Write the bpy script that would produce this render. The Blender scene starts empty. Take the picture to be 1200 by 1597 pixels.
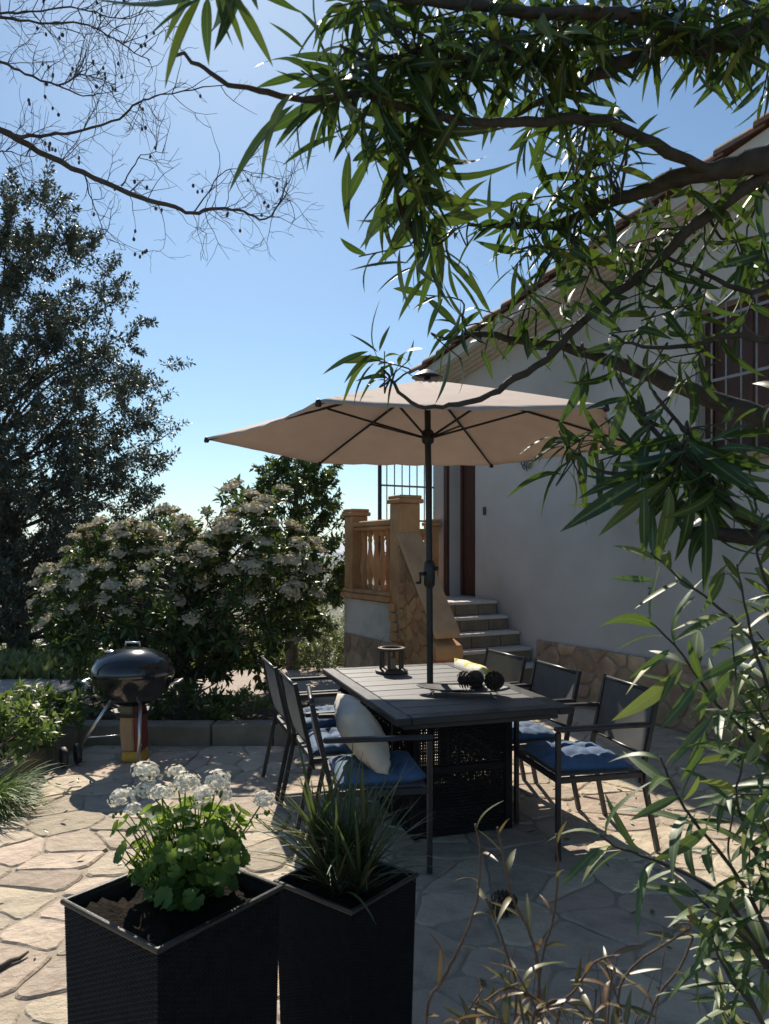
import bpy, bmesh, math, random
import numpy as np
from mathutils import Vector, Matrix, Quaternion

# ------------------------------------------------------------------ camera, sky, sun, exposure
scene = bpy.context.scene
COL = scene.collection
EYE = 1.57
FPX = 1153.0
HOR = 860.0

cam_data = bpy.data.cameras.new('camera')
cam = bpy.data.objects.new('camera', cam_data)
COL.objects.link(cam)
cam.location = (0, 0, EYE)
cam.rotation_euler = (math.radians(90), 0, 0)
cam_data.sensor_fit = 'VERTICAL'
cam_data.sensor_height = 36.0
cam_data.sensor_width = 36.0
cam_data.lens = 36.0 * FPX / 1597.0
cam_data.shift_y = (HOR - 798.5) / 1597.0
cam_data.clip_start = 0.02
cam_data.clip_end = 20000
cam_data.dof.use_dof = True
cam_data.dof.focus_distance = 4.2
cam_data.dof.aperture_fstop = 9.0
scene.camera = cam

SUN_EL = math.radians(42)
SUN_AZ = math.radians(-13)          # measured from +Y towards +X
S = Vector((math.sin(SUN_AZ) * math.cos(SUN_EL), math.cos(SUN_AZ) * math.cos(SUN_EL), math.sin(SUN_EL)))
sun_data = bpy.data.lights.new('sun', 'SUN')
sun_data.energy = 5.0
sun_data.angle = math.radians(0.53)
sun_data.color = (1.0, 0.91, 0.78)
sun = bpy.data.objects.new('sun', sun_data)
COL.objects.link(sun)
sun.rotation_euler = S.to_track_quat('Z', 'Y').to_euler()
sun.location = S * 50

world = bpy.data.worlds.new('World')
scene.world = world
world.use_nodes = True
wn, wl = world.node_tree.nodes, world.node_tree.links
wn.clear()
wo = wn.new('ShaderNodeOutputWorld')
wb = wn.new('ShaderNodeBackground')
ws = wn.new('ShaderNodeTexSky')
ws.sky_type = 'NISHITA'
ws.sun_disc = False
ws.sun_elevation = SUN_EL
ws.sun_rotation = SUN_AZ
ws.altitude = 100
ws.air_density = 1.0
ws.dust_density = 0.28
ws.ozone_density = 1.3
wb.inputs['Strength'].default_value = 0.084
wt = wn.new('ShaderNodeMix'); wt.data_type = 'RGBA'; wt.blend_type = 'MULTIPLY'
wt.inputs[0].default_value = 1.0
wt.inputs[7].default_value = (0.84, 1.0, 1.06, 1)      # white balance of the daylight
wl.new(ws.outputs[0], wt.inputs[6])
wl.new(wt.outputs[2], wb.inputs['Color'])
wl.new(wb.outputs[0], wo.inputs['Surface'])

scene.view_settings.view_transform = 'Standard'
scene.view_settings.look = 'None'
scene.view_settings.gamma = 1.0
scene.view_settings.use_curve_mapping = False
scene.view_settings.exposure = 0.42
scene.cycles.max_bounces = 5
scene.cycles.diffuse_bounces = 3
scene.cycles.glossy_bounces = 2
scene.cycles.transmission_bounces = 4
scene.cycles.transparent_max_bounces = 12
scene.cycles.use_denoising = True

# ------------------------------------------------------------------ helpers
def P(u, v, d):
    """point seen at photo pixel (u, v), d metres in front of the camera"""
    return Vector(((u - 600.0) / FPX * d, d, EYE - (v - HOR) / FPX * d))

def G(u, v):
    d = EYE * FPX / (v - HOR)
    return Vector(((u - 600.0) / FPX * d, d, 0))

def tag(o, label=None, cat=None, group=None, kind=None):
    if label: o['label'] = label
    if cat: o['category'] = cat
    if group: o['group'] = group
    if kind: o['kind'] = kind
    return o

def empty(name, loc, label=None, cat=None, group=None, rz=0.0, kind=None):
    o = bpy.data.objects.new(name, None)
    o.empty_display_size = 0.1
    COL.objects.link(o)
    o.location = loc
    o.rotation_euler = (0, 0, rz)
    return tag(o, label, cat, group, kind)

def origin_of(p):
    o = Vector((0, 0, 0))
    while p is not None:
        o = o + Vector(p.location)
        p = p.parent
    return o

def link(name, mesh, parent=None, loc=(0, 0, 0), rot=None, scale=None, kind=None, label=None):
    o = bpy.data.objects.new(name, mesh)
    COL.objects.link(o)
    if parent is not None:
        o.parent = parent
    o.location = loc
    if rot is not None:
        if isinstance(rot, Quaternion):
            o.rotation_mode = 'QUATERNION'
            o.rotation_quaternion = rot
        else:
            o.rotation_euler = rot
    if scale is not None:
        o.scale = scale
    if kind: o['kind'] = kind
    if label: o['label'] = label
    return o

def np_mesh(name, V, F, mat, smooth=True, rib=False):
    """fast mesh from numpy arrays; F is (n,3) or (n,4)"""
    me = bpy.data.meshes.new(name)
    V = np.asarray(V, dtype=np.float32); F = np.asarray(F, dtype=np.int32)
    n, k = F.shape
    me.vertices.add(len(V)); me.vertices.foreach_set('co', V.ravel())
    me.loops.add(n * k); me.loops.foreach_set('vertex_index', F.ravel())
    me.polygons.add(n)
    me.polygons.foreach_set('loop_start', np.arange(0, n * k, k, dtype=np.int32))
    me.polygons.foreach_set('loop_total', np.full(n, k, dtype=np.int32))
    me.polygons.foreach_set('use_smooth', np.full(n, smooth, dtype=bool))
    me.update(calc_edges=True)
    me.validate()
    if rib and len(me.vertices) == len(V):
        at = me.attributes.new('midrib', 'FLOAT', 'POINT')
        at.data.foreach_set('value', (np.arange(len(V)) % 3 == 1).astype(np.float32))
    if mat: me.materials.append(mat)
    return me

class MB:
    """collects shapes into one mesh"""
    def __init__(s):
        s.v = []; s.f = []
    def add(s, vs, fs):
        b = len(s.v)
        s.v += [Vector(x) for x in vs]
        s.f += [tuple(b + i for i in f) for f in fs]
        return s
    def box(s, c, size, M=None):
        x, y, z = size[0] / 2, size[1] / 2, size[2] / 2
        c = Vector(c)
        vs = [Vector(p) for p in ((-x,-y,-z),(x,-y,-z),(x,y,-z),(-x,y,-z),(-x,-y,z),(x,-y,z),(x,y,z),(-x,y,z))]
        if M is not None: vs = [M @ p for p in vs]
        return s.add([c + p for p in vs], [(0,3,2,1),(4,5,6,7),(0,1,5,4),(1,2,6,5),(2,3,7,6),(3,0,4,7)])
    def hexa(s, lo, hi):
        """4 lower + 4 upper corners, both counter-clockwise seen from above"""
        return s.add(list(lo) + list(hi), [(0,3,2,1),(4,5,6,7),(0,1,5,4),(1,2,6,5),(2,3,7,6),(3,0,4,7)])
    def prism(s, poly, z0, z1):
        n = len(poly)
        vs = [(p[0], p[1], z0) for p in poly] + [(p[0], p[1], z1) for p in poly]
        fs = [tuple(range(n - 1, -1, -1)), tuple(range(n, 2 * n))]
        fs += [(i, (i + 1) % n, n + (i + 1) % n, n + i) for i in range(n)]
        return s.add(vs, fs)
    def tube(s, pts, rad, n=8, cap=True, flat=None):
        pts = [Vector(p) for p in pts]
        m = len(pts)
        if not hasattr(rad, '__len__'): rad = [rad] * m
        vs = []; ref = None
        for i, p in enumerate(pts):
            t = (pts[min(i + 1, m - 1)] - pts[max(i - 1, 0)])
            if t.length < 1e-9: t = Vector((0, 0, 1))
            t.normalize()
            if ref is None:
                ref = Vector((0, 0, 1)) if abs(t.z) < 0.9 else Vector((1, 0, 0))
            a = (ref - t * ref.dot(t))
            if a.length < 1e-6: a = t.orthogonal()
            a.normalize(); ref = a
            b = t.cross(a)
            for k in range(n):
                th = 2 * math.pi * (k + .5) / n
                r = rad[i]
                vs.append(p + a * (math.cos(th) * r) + b * (math.sin(th) * r * (flat or 1)))
        fs = []
        for i in range(m - 1):
            for k in range(n):
                k2 = (k + 1) % n
                fs.append((i*n + k, i*n + k2, (i+1)*n + k2, (i+1)*n + k))
        if cap:
            fs.append(tuple(range(n - 1, -1, -1)))
            fs.append(tuple((m - 1) * n + k for k in range(n)))
        return s.add(vs, fs)
    def lathe(s, prof, c=(0, 0, 0), n=24, M=None):
        c = Vector(c); vs = []; m = len(prof)
        for r, z in prof:
            for k in range(n):
                th = 2 * math.pi * k / n
                p = Vector((r * math.cos(th), r * math.sin(th), z))
                vs.append(c + (M @ p if M is not None else p))
        fs = []
        for i in range(m - 1):
            for k in range(n):
                k2 = (k + 1) % n
                fs.append((i*n + k, i*n + k2, (i+1)*n + k2, (i+1)*n + k))
        if prof[0][0] > 1e-5: fs.append(tuple(range(n - 1, -1, -1)))
        if prof[-1][0] > 1e-5: fs.append(tuple((m - 1) * n + k for k in range(n)))
        return s.add(vs, fs)
    def mesh(s, name, mat, smooth=False, bevel=0, origin=(0, 0, 0), seg=1, angle=None):
        o = Vector(origin)
        me = bpy.data.meshes.new(name)
        me.from_pydata([tuple(p - o) for p in s.v], [], s.f)
        me.update()
        if mat: me.materials.append(mat)
        bm = bmesh.new(); bm.from_mesh(me)
        bmesh.ops.remove_doubles(bm, verts=bm.verts, dist=1e-6)
        bmesh.ops.recalc_face_normals(bm, faces=bm.faces)
        if bevel:
            es = [e for e in bm.edges if len(e.link_faces) == 2 and e.calc_face_angle(0) > math.radians(30)]
            bmesh.ops.bevel(bm, geom=es, offset=bevel, segments=seg, affect='EDGES', profile=0.5, clamp_overlap=True)
        bm.to_mesh(me); bm.free()
        if smooth:
            me.polygons.foreach_set('use_smooth', [True] * len(me.polygons))
            if angle: me.set_sharp_from_angle(angle=math.radians(angle))
        me.update()
        return me
    def build(s, name, mat, parent=None, smooth=False, bevel=0, local=False, kind=None, label=None, seg=1, angle=None):
        """link as one object; points are world coordinates unless local"""
        o = Vector((0, 0, 0)) if local or parent is None else origin_of(parent)
        if parent is None and not local:
            n = len(s.v)
            o = Vector((sum(p.x for p in s.v)/n, sum(p.y for p in s.v)/n, min(p.z for p in s.v)))
            return link(name, s.mesh(name, mat, smooth, bevel, o, seg, angle), None, o, kind=kind, label=label)
        return link(name, s.mesh(name, mat, smooth, bevel, o, seg, angle), parent, kind=kind, label=label)

def smooth_path(pts, k=4):
    """Catmull-Rom through vectors (any dimension as lists)"""
    pts = [np.array(p, float) for p in pts]
    if len(pts) < 3: 
        return [pts[0] + (pts[-1] - pts[0]) * i / k for i in range(k + 1)]
    out = []
    for i in range(len(pts) - 1):
        p0 = pts[max(i-1, 0)]; p1 = pts[i]; p2 = pts[i+1]; p3 = pts[min(i+2, len(pts)-1)]
        for j in range(k):
            t = j / k
            out.append(0.5 * ((2*p1) + (-p0+p2)*t + (2*p0-5*p1+4*p2-p3)*t*t + (-p0+3*p1-3*p2+p3)*t**3))
    out.append(pts[-1])
    return out

# ------------------------------------------------------------------ materials
def new_mat(name):
    m = bpy.data.materials.new(name); m.use_nodes = True
    nt = m.node_tree; nt.nodes.clear()
    return m, nt.nodes, nt.links

def ramp(n, l, fac, stops):
    r = n.new('ShaderNodeValToRGB')
    e = r.color_ramp.elements
    e[0].position, e[0].color = stops[0][0], (*stops[0][1], 1)
    e[1].position, e[1].color = stops[-1][0], (*stops[-1][1], 1)
    for p, c in stops[1:-1]:
        x = e.new(p); x.color = (*c, 1)
    l.new(fac, r.inputs[0])
    return r.outputs[0]

def noise(n, l, vec, scale, detail=6, rough=.6):
    t = n.new('ShaderNodeTexNoise')
    t.inputs['Scale'].default_value = scale
    t.inputs['Detail'].default_value = detail
    t.inputs['Roughness'].default_value = rough
    if vec is not None: l.new(vec, t.inputs['Vector'])
    return t.outputs['Fac']

def mixc(n, l, fac, a, b, mode='MIX'):
    m = n.new('ShaderNodeMix'); m.data_type = 'RGBA'; m.blend_type = mode
    for sock, val in ((m.inputs[0], fac), (m.inputs[6], a), (m.inputs[7], b)):
        if hasattr(val, 'is_output') or hasattr(val, 'links'): l.new(val, sock)
        elif isinstance(val, (int, float)): sock.default_value = val
        else: sock.default_value = (*val, 1)
    return m.outputs[2]

def surf(name, c1, c2, scale=6, rough=.7, bump=.2, bscale=40, metal=0, spec=.5, rand=0.0, c3=None, s3=1.5, coat=0, bdist=.01, stretch=None, use_world=False, rrange=.15):
    """procedural two-tone material with grain, stains and relief"""
    m, n, l = new_mat(name)
    out = n.new('ShaderNodeOutputMaterial'); b = n.new('ShaderNodeBsdfPrincipled')
    l.new(b.outputs[0], out.inputs[0])
    if use_world:
        tc = n.new('ShaderNodeNewGeometry'); vec = tc.outputs['Position']
    else:
        tc = n.new('ShaderNodeTexCoord'); vec = tc.outputs['Object']
    oi = n.new('ShaderNodeObjectInfo')
    if rand:
        a = n.new('ShaderNodeVectorMath'); a.operation = 'MULTIPLY_ADD'
        cx = n.new('ShaderNodeCombineXYZ')
        for i in range(3): l.new(oi.outputs['Random'], cx.inputs[i])
        l.new(cx.outputs[0], a.inputs[0]); a.inputs[1].default_value = (37, 71, 13)
        l.new(vec, a.inputs[2]); vec = a.outputs[0]
    if stretch:
        mp = n.new('ShaderNodeMapping'); mp.inputs['Scale'].default_value = stretch
        l.new(vec, mp.inputs[0]); vec = mp.outputs[0]
    f = noise(n, l, vec, scale)
    col = ramp(n, l, f, [(.3, c1), (.7, c2)])
    if c3 is not None:
        f3 = noise(n, l, vec, s3, 4)
        k = ramp(n, l, f3, [(.45, (0, 0, 0)), (.68, (1, 1, 1))])
        col = mixc(n, l, k, col, c3)
    if rand:
        hs = n.new('ShaderNodeHueSaturation')
        mr = n.new('ShaderNodeMapRange'); mr.inputs[3].default_value = 1 - rand; mr.inputs[4].default_value = 1 + rand
        l.new(oi.outputs['Random'], mr.inputs[0]); l.new(mr.outputs[0], hs.inputs['Value'])
        mr2 = n.new('ShaderNodeMapRange'); mr2.inputs[3].default_value = .5 - rand * .06; mr2.inputs[4].default_value = .5 + rand * .06
        ml = n.new('ShaderNodeMath'); ml.operation = 'FRACT'
        mm = n.new('ShaderNodeMath'); mm.operation = 'MULTIPLY'; mm.inputs[1].default_value = 17.3
        l.new(oi.outputs['Random'], mm.inputs[0]); l.new(mm.outputs[0], ml.inputs[0]); l.new(ml.outputs[0], mr2.inputs[0])
        l.new(mr2.outputs[0], hs.inputs['Hue'])
        l.new(col, hs.inputs['Color']); col = hs.outputs[0]
    l.new(col, b.inputs['Base Color'])
    b.inputs['Metallic'].default_value = metal
    b.inputs['Specular IOR Level'].default_value = spec
    if coat: b.inputs['Coat Weight'].default_value = coat
    fr = noise(n, l, vec, scale * 3)
    mr = n.new('ShaderNodeMapRange'); mr.inputs[3].default_value = max(0.02, rough - rrange); mr.inputs[4].default_value = min(1, rough + rrange)
    l.new(fr, mr.inputs[0]); l.new(mr.outputs[0], b.inputs['Roughness'])
    if bump:
        fb = noise(n, l, vec, bscale, 8, .65)
        bp = n.new('ShaderNodeBump'); bp.inputs['Strength'].default_value = bump; bp.inputs['Distance'].default_value = bdist
        l.new(fb, bp.inputs['Height']); l.new(bp.outputs[0], b.inputs['Normal'])
    return m

def leaf_mat(name, c1, c2, tr, c3=None, rough=.38, transl=.35, spec=.5, c3amt=.12, blotch=True):
    """backlit leaf: reflecting face plus light let through, varying leaf by leaf"""
    m, n, l = new_mat(name)
    out = n.new('ShaderNodeOutputMaterial'); b = n.new('ShaderNodeBsdfPrincipled')
    t = n.new('ShaderNodeBsdfTranslucent'); mx = n.new('ShaderNodeMixShader')
    ge = n.new('ShaderNodeNewGeometry'); oi = n.new('ShaderNodeObjectInfo')
    a = n.new('ShaderNodeMath'); a.operation = 'ADD'
    l.new(ge.outputs['Random Per Island'], a.inputs[0]); l.new(oi.outputs['Random'], a.inputs[1])
    fr = n.new('ShaderNodeMath'); fr.operation = 'FRACT'; l.new(a.outputs[0], fr.inputs[0])
    stops = [(0, c1), (.86, c2)]
    if c3 is not None: stops = [(0, c1), (1 - c3amt - .06, c2), (1 - c3amt, c3), (1, c3)]
    col = ramp(n, l, fr.outputs[0], stops)
    tc = n.new('ShaderNodeTexCoord')
    nz = noise(n, l, tc.outputs['Object'], 9, 3)
    mr = n.new('ShaderNodeMapRange'); mr.inputs[3].default_value = .72; mr.inputs[4].default_value = 1.25
    l.new(nz, mr.inputs[0])
    hs = n.new('ShaderNodeHueSaturation'); l.new(mr.outputs[0], hs.inputs['Value']); l.new(col, hs.inputs['Color'])
    at = n.new('ShaderNodeAttribute'); at.attribute_name = 'midrib'
    rb_ = ramp(n, l, at.outputs['Fac'], [(.80, (0, 0, 0)), (.93, (1, 1, 1))])
    pale = mixc(n, l, .55, hs.outputs[0], (.30, .34, .14))
    rcol = mixc(n, l, rb_, hs.outputs[0], pale)
    sp_ = noise(n, l, tc.outputs['Object'], 55, 2)
    spot = ramp(n, l, sp_, [(.66, (0, 0, 0)), (.74, (1, 1, 1))])
    dull = mixc(n, l, .5, rcol, (.13, .10, .04))
    rcol = mixc(n, l, spot, rcol, dull) if blotch else rcol
    l.new(rcol, b.inputs['Base Color'])
    rr_ = n.new('ShaderNodeMapRange'); rr_.inputs[3].default_value = max(.1, rough - .1); rr_.inputs[4].default_value = rough + .16
    l.new(nz, rr_.inputs[0]); l.new(rr_.outputs[0], b.inputs['Roughness'])
    b.inputs['Specular IOR Level'].default_value = spec
    tcol = mixc(n, l, .6, hs.outputs[0], tr)
    l.new(tcol, t.inputs['Color'])
    mx.inputs[0].default_value = transl
    l.new(b.outputs[0], mx.inputs[1]); l.new(t.outputs[0], mx.inputs[2]); l.new(mx.outputs[0], out.inputs[0])
    return m

def cloth_mat(name, c1, c2, transl=.0, rough=.85, weave=400, wave=None, rand=0):
    m, n, l = new_mat(name)
    out = n.new('ShaderNodeOutputMaterial'); b = n.new('ShaderNodeBsdfPrincipled')
    tc = n.new('ShaderNodeTexCoord')
    f = noise(n, l, tc.outputs['Object'], 5, 5)
    col = ramp(n, l, f, [(.3, c1), (.7, c2)])
    l.new(col, b.inputs['Base Color'])
    b.inputs['Roughness'].default_value = rough
    b.inputs['Specular IOR Level'].default_value = .25
    b.inputs['Sheen Weight'].default_value = .15
    fb = noise(n, l, tc.outputs['Object'], weave, 2)
    bp = n.new('ShaderNodeBump'); bp.inputs['Strength'].default_value = .25; bp.inputs['Distance'].default_value = .003
    l.new(fb, bp.inputs['Height']); l.new(bp.outputs[0], b.inputs['Normal'])
    if transl:
        t = n.new('ShaderNodeBsdfTranslucent'); mx = n.new('ShaderNodeMixShader')
        l.new(col, t.inputs['Color']); mx.inputs[0].default_value = transl
        l.new(b.outputs[0], mx.inputs[1]); l.new(t.outputs[0], mx.inputs[2]); l.new(mx.outputs[0], out.inputs[0])
    else:
        l.new(b.outputs[0], out.inputs[0])
    return m

M = {}
M['paver'] = surf('flagstone', (.46,.37,.275), (.61,.505,.385), 5, .85, .75, 11, rand=.24, c3=(.36,.295,.22), s3=5, bdist=.04)
M['mortar'] = surf('mortar', (.30,.25,.19), (.40,.34,.26), 8, .95, .5, 60, use_world=True)
M['soil'] = surf('soil', (.05,.038,.028), (.12,.09,.065), 14, .95, 1.0, 35, bdist=.04)
M['dirt'] = surf('dirt_ground', (.085,.085,.045), (.15,.13,.075), .7, .95, .8, 9, c3=(.055,.07,.028), s3=.25, bdist=.05, use_world=True)
M['gravel'] = surf('gravel', (.34,.27,.23), (.5,.42,.36), 25, .95, .9, 60, use_world=True)
M['plaster'] = surf('white_plaster', (.49,.475,.44), (.55,.535,.50), 1.2, .9, .4, 16, c3=(.37,.355,.32), s3=.6, bdist=.008, use_world=True)
M['plaster2'] = surf('cream_plaster', (.52,.50,.44), (.66,.64,.57), 2.5, .9, .3, 30, c3=(.42,.39,.33), s3=1.6, use_world=True)
M['soffit'] = surf('soffit', (.44,.41,.37), (.54,.50,.46), 4, .9, .3, 40)
M['rtile'] = surf('terracotta', (.19,.085,.05), (.33,.17,.105), 9, .85, .4, 40, rand=.3, c3=(.16,.13,.10), s3=5)
M['wstone'] = surf('plinth_stone', (.39,.265,.16), (.52,.375,.235), 7, .9, .7, 28, rand=.22, c3=(.29,.20,.13), s3=4, bdist=.02)
M['wmortar'] = surf('plinth_mortar', (.30,.225,.16), (.40,.31,.23), 12, .95, .6, 50, use_world=True)
M['ochre'] = surf('ochre_stone', (.50,.255,.105), (.62,.34,.155), 5, .85, .3, 45, c3=(.40,.20,.085), s3=3, use_world=True)
M['capstone'] = surf('cap_stone', (.48,.27,.135), (.60,.37,.20), 6, .85, .3, 45, use_world=True)
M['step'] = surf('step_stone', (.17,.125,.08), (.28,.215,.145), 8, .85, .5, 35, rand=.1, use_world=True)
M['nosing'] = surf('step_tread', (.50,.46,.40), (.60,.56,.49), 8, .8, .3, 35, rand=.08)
M['doorwood'] = surf('door_wood', (.055,.022,.013), (.10,.042,.024), 12, .5, .3, 60, stretch=(8, 8, .6))
M['glass_dark'] = surf('window_glass', (.02,.025,.03), (.03,.035,.04), 2, .12, 0)
M['iron'] = surf('grey_iron', (.20,.20,.20), (.30,.30,.295), 20, .5, .1, 80)
M['iron_dark'] = surf('dark_iron', (.03,.03,.032), (.055,.055,.055), 20, .5, .1, 80)
M['frame'] = surf('chair_metal', (.018,.018,.02), (.035,.035,.037), 20, .38, .08, 120)
M['sling'] = cloth_mat('sling_mesh', (.10,.10,.10), (.15,.15,.148), .22, .7, 500)
M['blue'] = cloth_mat('blue_cushion', (.04,.09,.19), (.09,.17,.30), .0, .75, 300)
M['white_fur'] = cloth_mat('cream_fleece', (.60,.56,.47), (.80,.76,.66), .15, .95, 90)
M['tabletop'] = surf('table_board', (.075,.075,.076), (.13,.13,.128), 4, .46, .12, 50, stretch=(1.5, 14, 14), rand=.14, c3=(.14,.14,.137), s3=3, rrange=.06)
M['tableframe'] = surf('table_frame', (.016,.017,.02), (.03,.031,.035), 10, .4, .15, 70)
M['rattan'] = surf('black_rattan', (.006,.006,.007), (.014,.014,.015), 30, .6, .2, 150, spec=.2)
M['canopy'] = cloth_mat('canopy_cloth', (.52,.39,.315), (.59,.45,.365), .05, .85, 260)
M['pole'] = surf('umbrella_metal', (.010,.010,.011), (.02,.02,.021), 20, .4, .1, 90)
M['enamel'] = surf('black_enamel', (.010,.011,.013), (.016,.017,.02), 4, .14, .02, 20, coat=.5, rrange=.04)
M['alu'] = surf('aluminium', (.55,.55,.55), (.68,.68,.68), 30, .35, .08, 120, metal=1)
M['rubber'] = surf('black_plastic', (.018,.018,.018), (.03,.03,.03), 30, .6, .1, 100)
M['bag_tan'] = surf('paper_tan', (.34,.22,.12), (.45,.30,.17), 6, .8, .4, 18)
M['bag_red'] = surf('paper_red', (.17,.03,.026), (.26,.05,.04), 6, .7, .3, 18)
M['bag_yellow'] = surf('paper_yellow', (.50,.28,.04), (.60,.36,.06), 6, .7, .3, 18)
M['bark'] = surf('bark', (.055,.043,.034), (.13,.105,.085), 14, .9, .9, 50, bdist=.02, use_world=True)
M['bark_ol'] = surf('oleander_bark', (.040,.031,.025), (.085,.068,.054), 25, .85, .7, 90, bdist=.008, use_world=True)
M['twig_dry'] = surf('dry_twig', (.085,.05,.034), (.17,.105,.065), 30, .8, .5, 90, use_world=True)
M['cone'] = surf('pine_cone', (.035,.024,.017), (.085,.058,.04), 40, .8, .3, 90)
M['wood_dark'] = surf('dark_wood', (.05,.033,.022), (.10,.07,.045), 12, .6, .3, 60, stretch=(1, 6, 1))
M['curb'] = surf('kerb_stone', (.19,.155,.115), (.30,.25,.19), 6, .9, .6, 35, c3=(.17,.145,.11), s3=2.5, use_world=True)
M['flower'] = leaf_mat('white_petal', (.76,.73,.64), (.87,.84,.75), (.85,.82,.66), rough=.6, transl=.34, blotch=False)
M['cream'] = leaf_mat('cream_blossom', (.48,.41,.28), (.62,.55,.39), (.6,.5,.32), rough=.85, transl=.22, spec=.15, blotch=False)
M['ol_leaf'] = leaf_mat('oleander_leaf', (.022,.05,.018), (.045,.088,.026), (.13,.23,.02), c3=(.13,.16,.03), rough=.45, transl=.26, spec=.45, c3amt=.16)
M['ol_young'] = leaf_mat('young_oleander_leaf', (.042,.085,.028), (.08,.14,.042), (.20,.31,.04), c3=(.26,.27,.08), rough=.44, transl=.25, spec=.6)
M['ol_dry'] = leaf_mat('dry_oleander_leaf', (.08,.095,.035), (.17,.13,.06), (.26,.22,.07), c3=(.19,.10,.06), rough=.36, transl=.22, c3amt=.25, spec=.7)
M['oak_leaf'] = leaf_mat('grey_green_leaf', (.040,.05,.042), (.08,.095,.078), (.10,.13,.06), rough=.45, transl=.2, spec=.5)
M['pho_leaf'] = leaf_mat('shrub_leaf', (.028,.06,.02), (.06,.105,.03), (.16,.24,.03), c3=(.14,.17,.04), rough=.36, transl=.26)
M['ger_leaf'] = leaf_mat('geranium_leaf', (.055,.125,.025), (.12,.22,.045), (.36,.50,.06), rough=.5, transl=.5)
M['blade'] = leaf_mat('blade_leaf', (.045,.07,.03), (.08,.115,.045), (.15,.21,.05), c3=(.18,.15,.07), rough=.45, transl=.25)
M['grass_leaf'] = leaf_mat('grass_blade', (.06,.12,.025), (.11,.20,.04), (.26,.38,.05), rough=.5, transl=.3)
M['cover_leaf'] = leaf_mat('ground_cover_leaf', (.06,.11,.03), (.12,.20,.05), (.28,.38,.07), c3=(.30,.33,.10), rough=.4, transl=.33)
M['far_leaf'] = leaf_mat('meadow_leaf', (.085,.12,.04), (.16,.19,.065), (.28,.32,.08), c3=(.24,.22,.09), rough=.55, transl=.3)
M['hill'] = surf('wooded_hill', (.03,.045,.022), (.075,.09,.045), .02, .95, .0, 1, c3=(.11,.10,.06), s3=.006, use_world=True)
# ------------------------------------------------------------------ ground, hills
rng = random.Random(7)

def ground_z(x, y):
    r = max(0.0, y - 10.5 - 0.25 * abs(x))
    z = -0.035
    if y > 9 or abs(x) > 9:
        r = max(max(0.0, y - 10.0), max(0.0, abs(x) - 12.0) * .6)
        z -= 0.10 * r ** 1.12 if r < 60 else 0.10 * 60 ** 1.12 + 0.035 * (r - 60)
        z = max(z, -42.0)
    if y < 0: z = -0.035
    return z

def build_ground():
    vs = []; fs = []
    rs = [0.0, 1, 2, 3, 4, 5, 6, 7, 8, 9, 10, 11, 12, 13.5, 15, 17, 20, 24, 29, 35, 45, 60, 80, 110, 150, 220, 320, 480, 700, 1000, 1500, 2300, 3500, 6000, 12000]
    na = 72
    for r in rs:
        for k in range(na):
            a = 2 * math.pi * k / na
            x, y = r * math.cos(a), 2.0 + r * math.sin(a)
            z = ground_z(x, y)
            if r > 12: z += (math.sin(x * .13 + 1) * math.cos(y * .11) * .25) * min(1, (r - 12) / 20)
            vs.append((x, y, z))
    for i in range(len(rs) - 1):
        for k in range(na):
            k2 = (k + 1) % na
            fs.append((i*na + k, (i+1)*na + k, (i+1)*na + k2, i*na + k2))
    me = bpy.data.meshes.new('ground'); me.from_pydata(vs, [], fs); me.update()
    me.materials.append(M['dirt'])
    me.polygons.foreach_set('use_smooth', [True] * len(me.polygons))
    o = link('ground', me); o['kind'] = 'structure'
build_ground()

def ridge(name, dist, top, amp, x0, x1, n, seed, depth):
    r = random.Random(seed); ph = [r.uniform(0, 6.28) for _ in range(6)]
    V = []; F = []
    m = 6
    for i in range(n + 1):
        x = x0 + (x1 - x0) * i / n
        h = top + amp * (math.sin(x / dist * 5 + ph[0]) * .5 + math.sin(x / dist * 13 + ph[1]) * .28 + math.sin(x / dist * 31 + ph[2]) * .12 + math.sin(x / dist * 90 + ph[3]) * .05)
        for j in range(m):
            t = j / (m - 1)
            s = math.sin(t * math.pi)
            V.append((x, dist + depth * (t - .5), -60 + (h + 60) * s ** .8 + (math.sin(x / dist * 60 + j * 2.1) * amp * .06 if 0 < j < m - 1 else 0)))
    for i in range(n):
        for j in range(m - 1):
            F.append((i*m + j, (i+1)*m + j, (i+1)*m + j + 1, i*m + j + 1))
    me = np_mesh(name, V, F, M['hill'])
    o = link(name, me); o['kind'] = 'structure'
ridge('hills', 900, -14, 9, -900, 900, 160, 3, 500)
ridge('far_hills', 4600, 14, 46, -5000, 5000, 200, 5, 1600)

# ------------------------------------------------------------------ voronoi stones
def clip_poly(poly, a, b, c):
    """keep a*x+b*y<=c"""
    out = []
    n = len(poly)
    for i in range(n):
        p, q = poly[i], poly[(i + 1) % n]
        dp = a * p[0] + b * p[1] - c; dq = a * q[0] + b * q[1] - c
        if dp <= 0: out.append(p)
        if dp * dq < 0:
            t = dp / (dp - dq)
            out.append((p[0] + (q[0] - p[0]) * t, p[1] + (q[1] - p[1]) * t))
    return out

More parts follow.
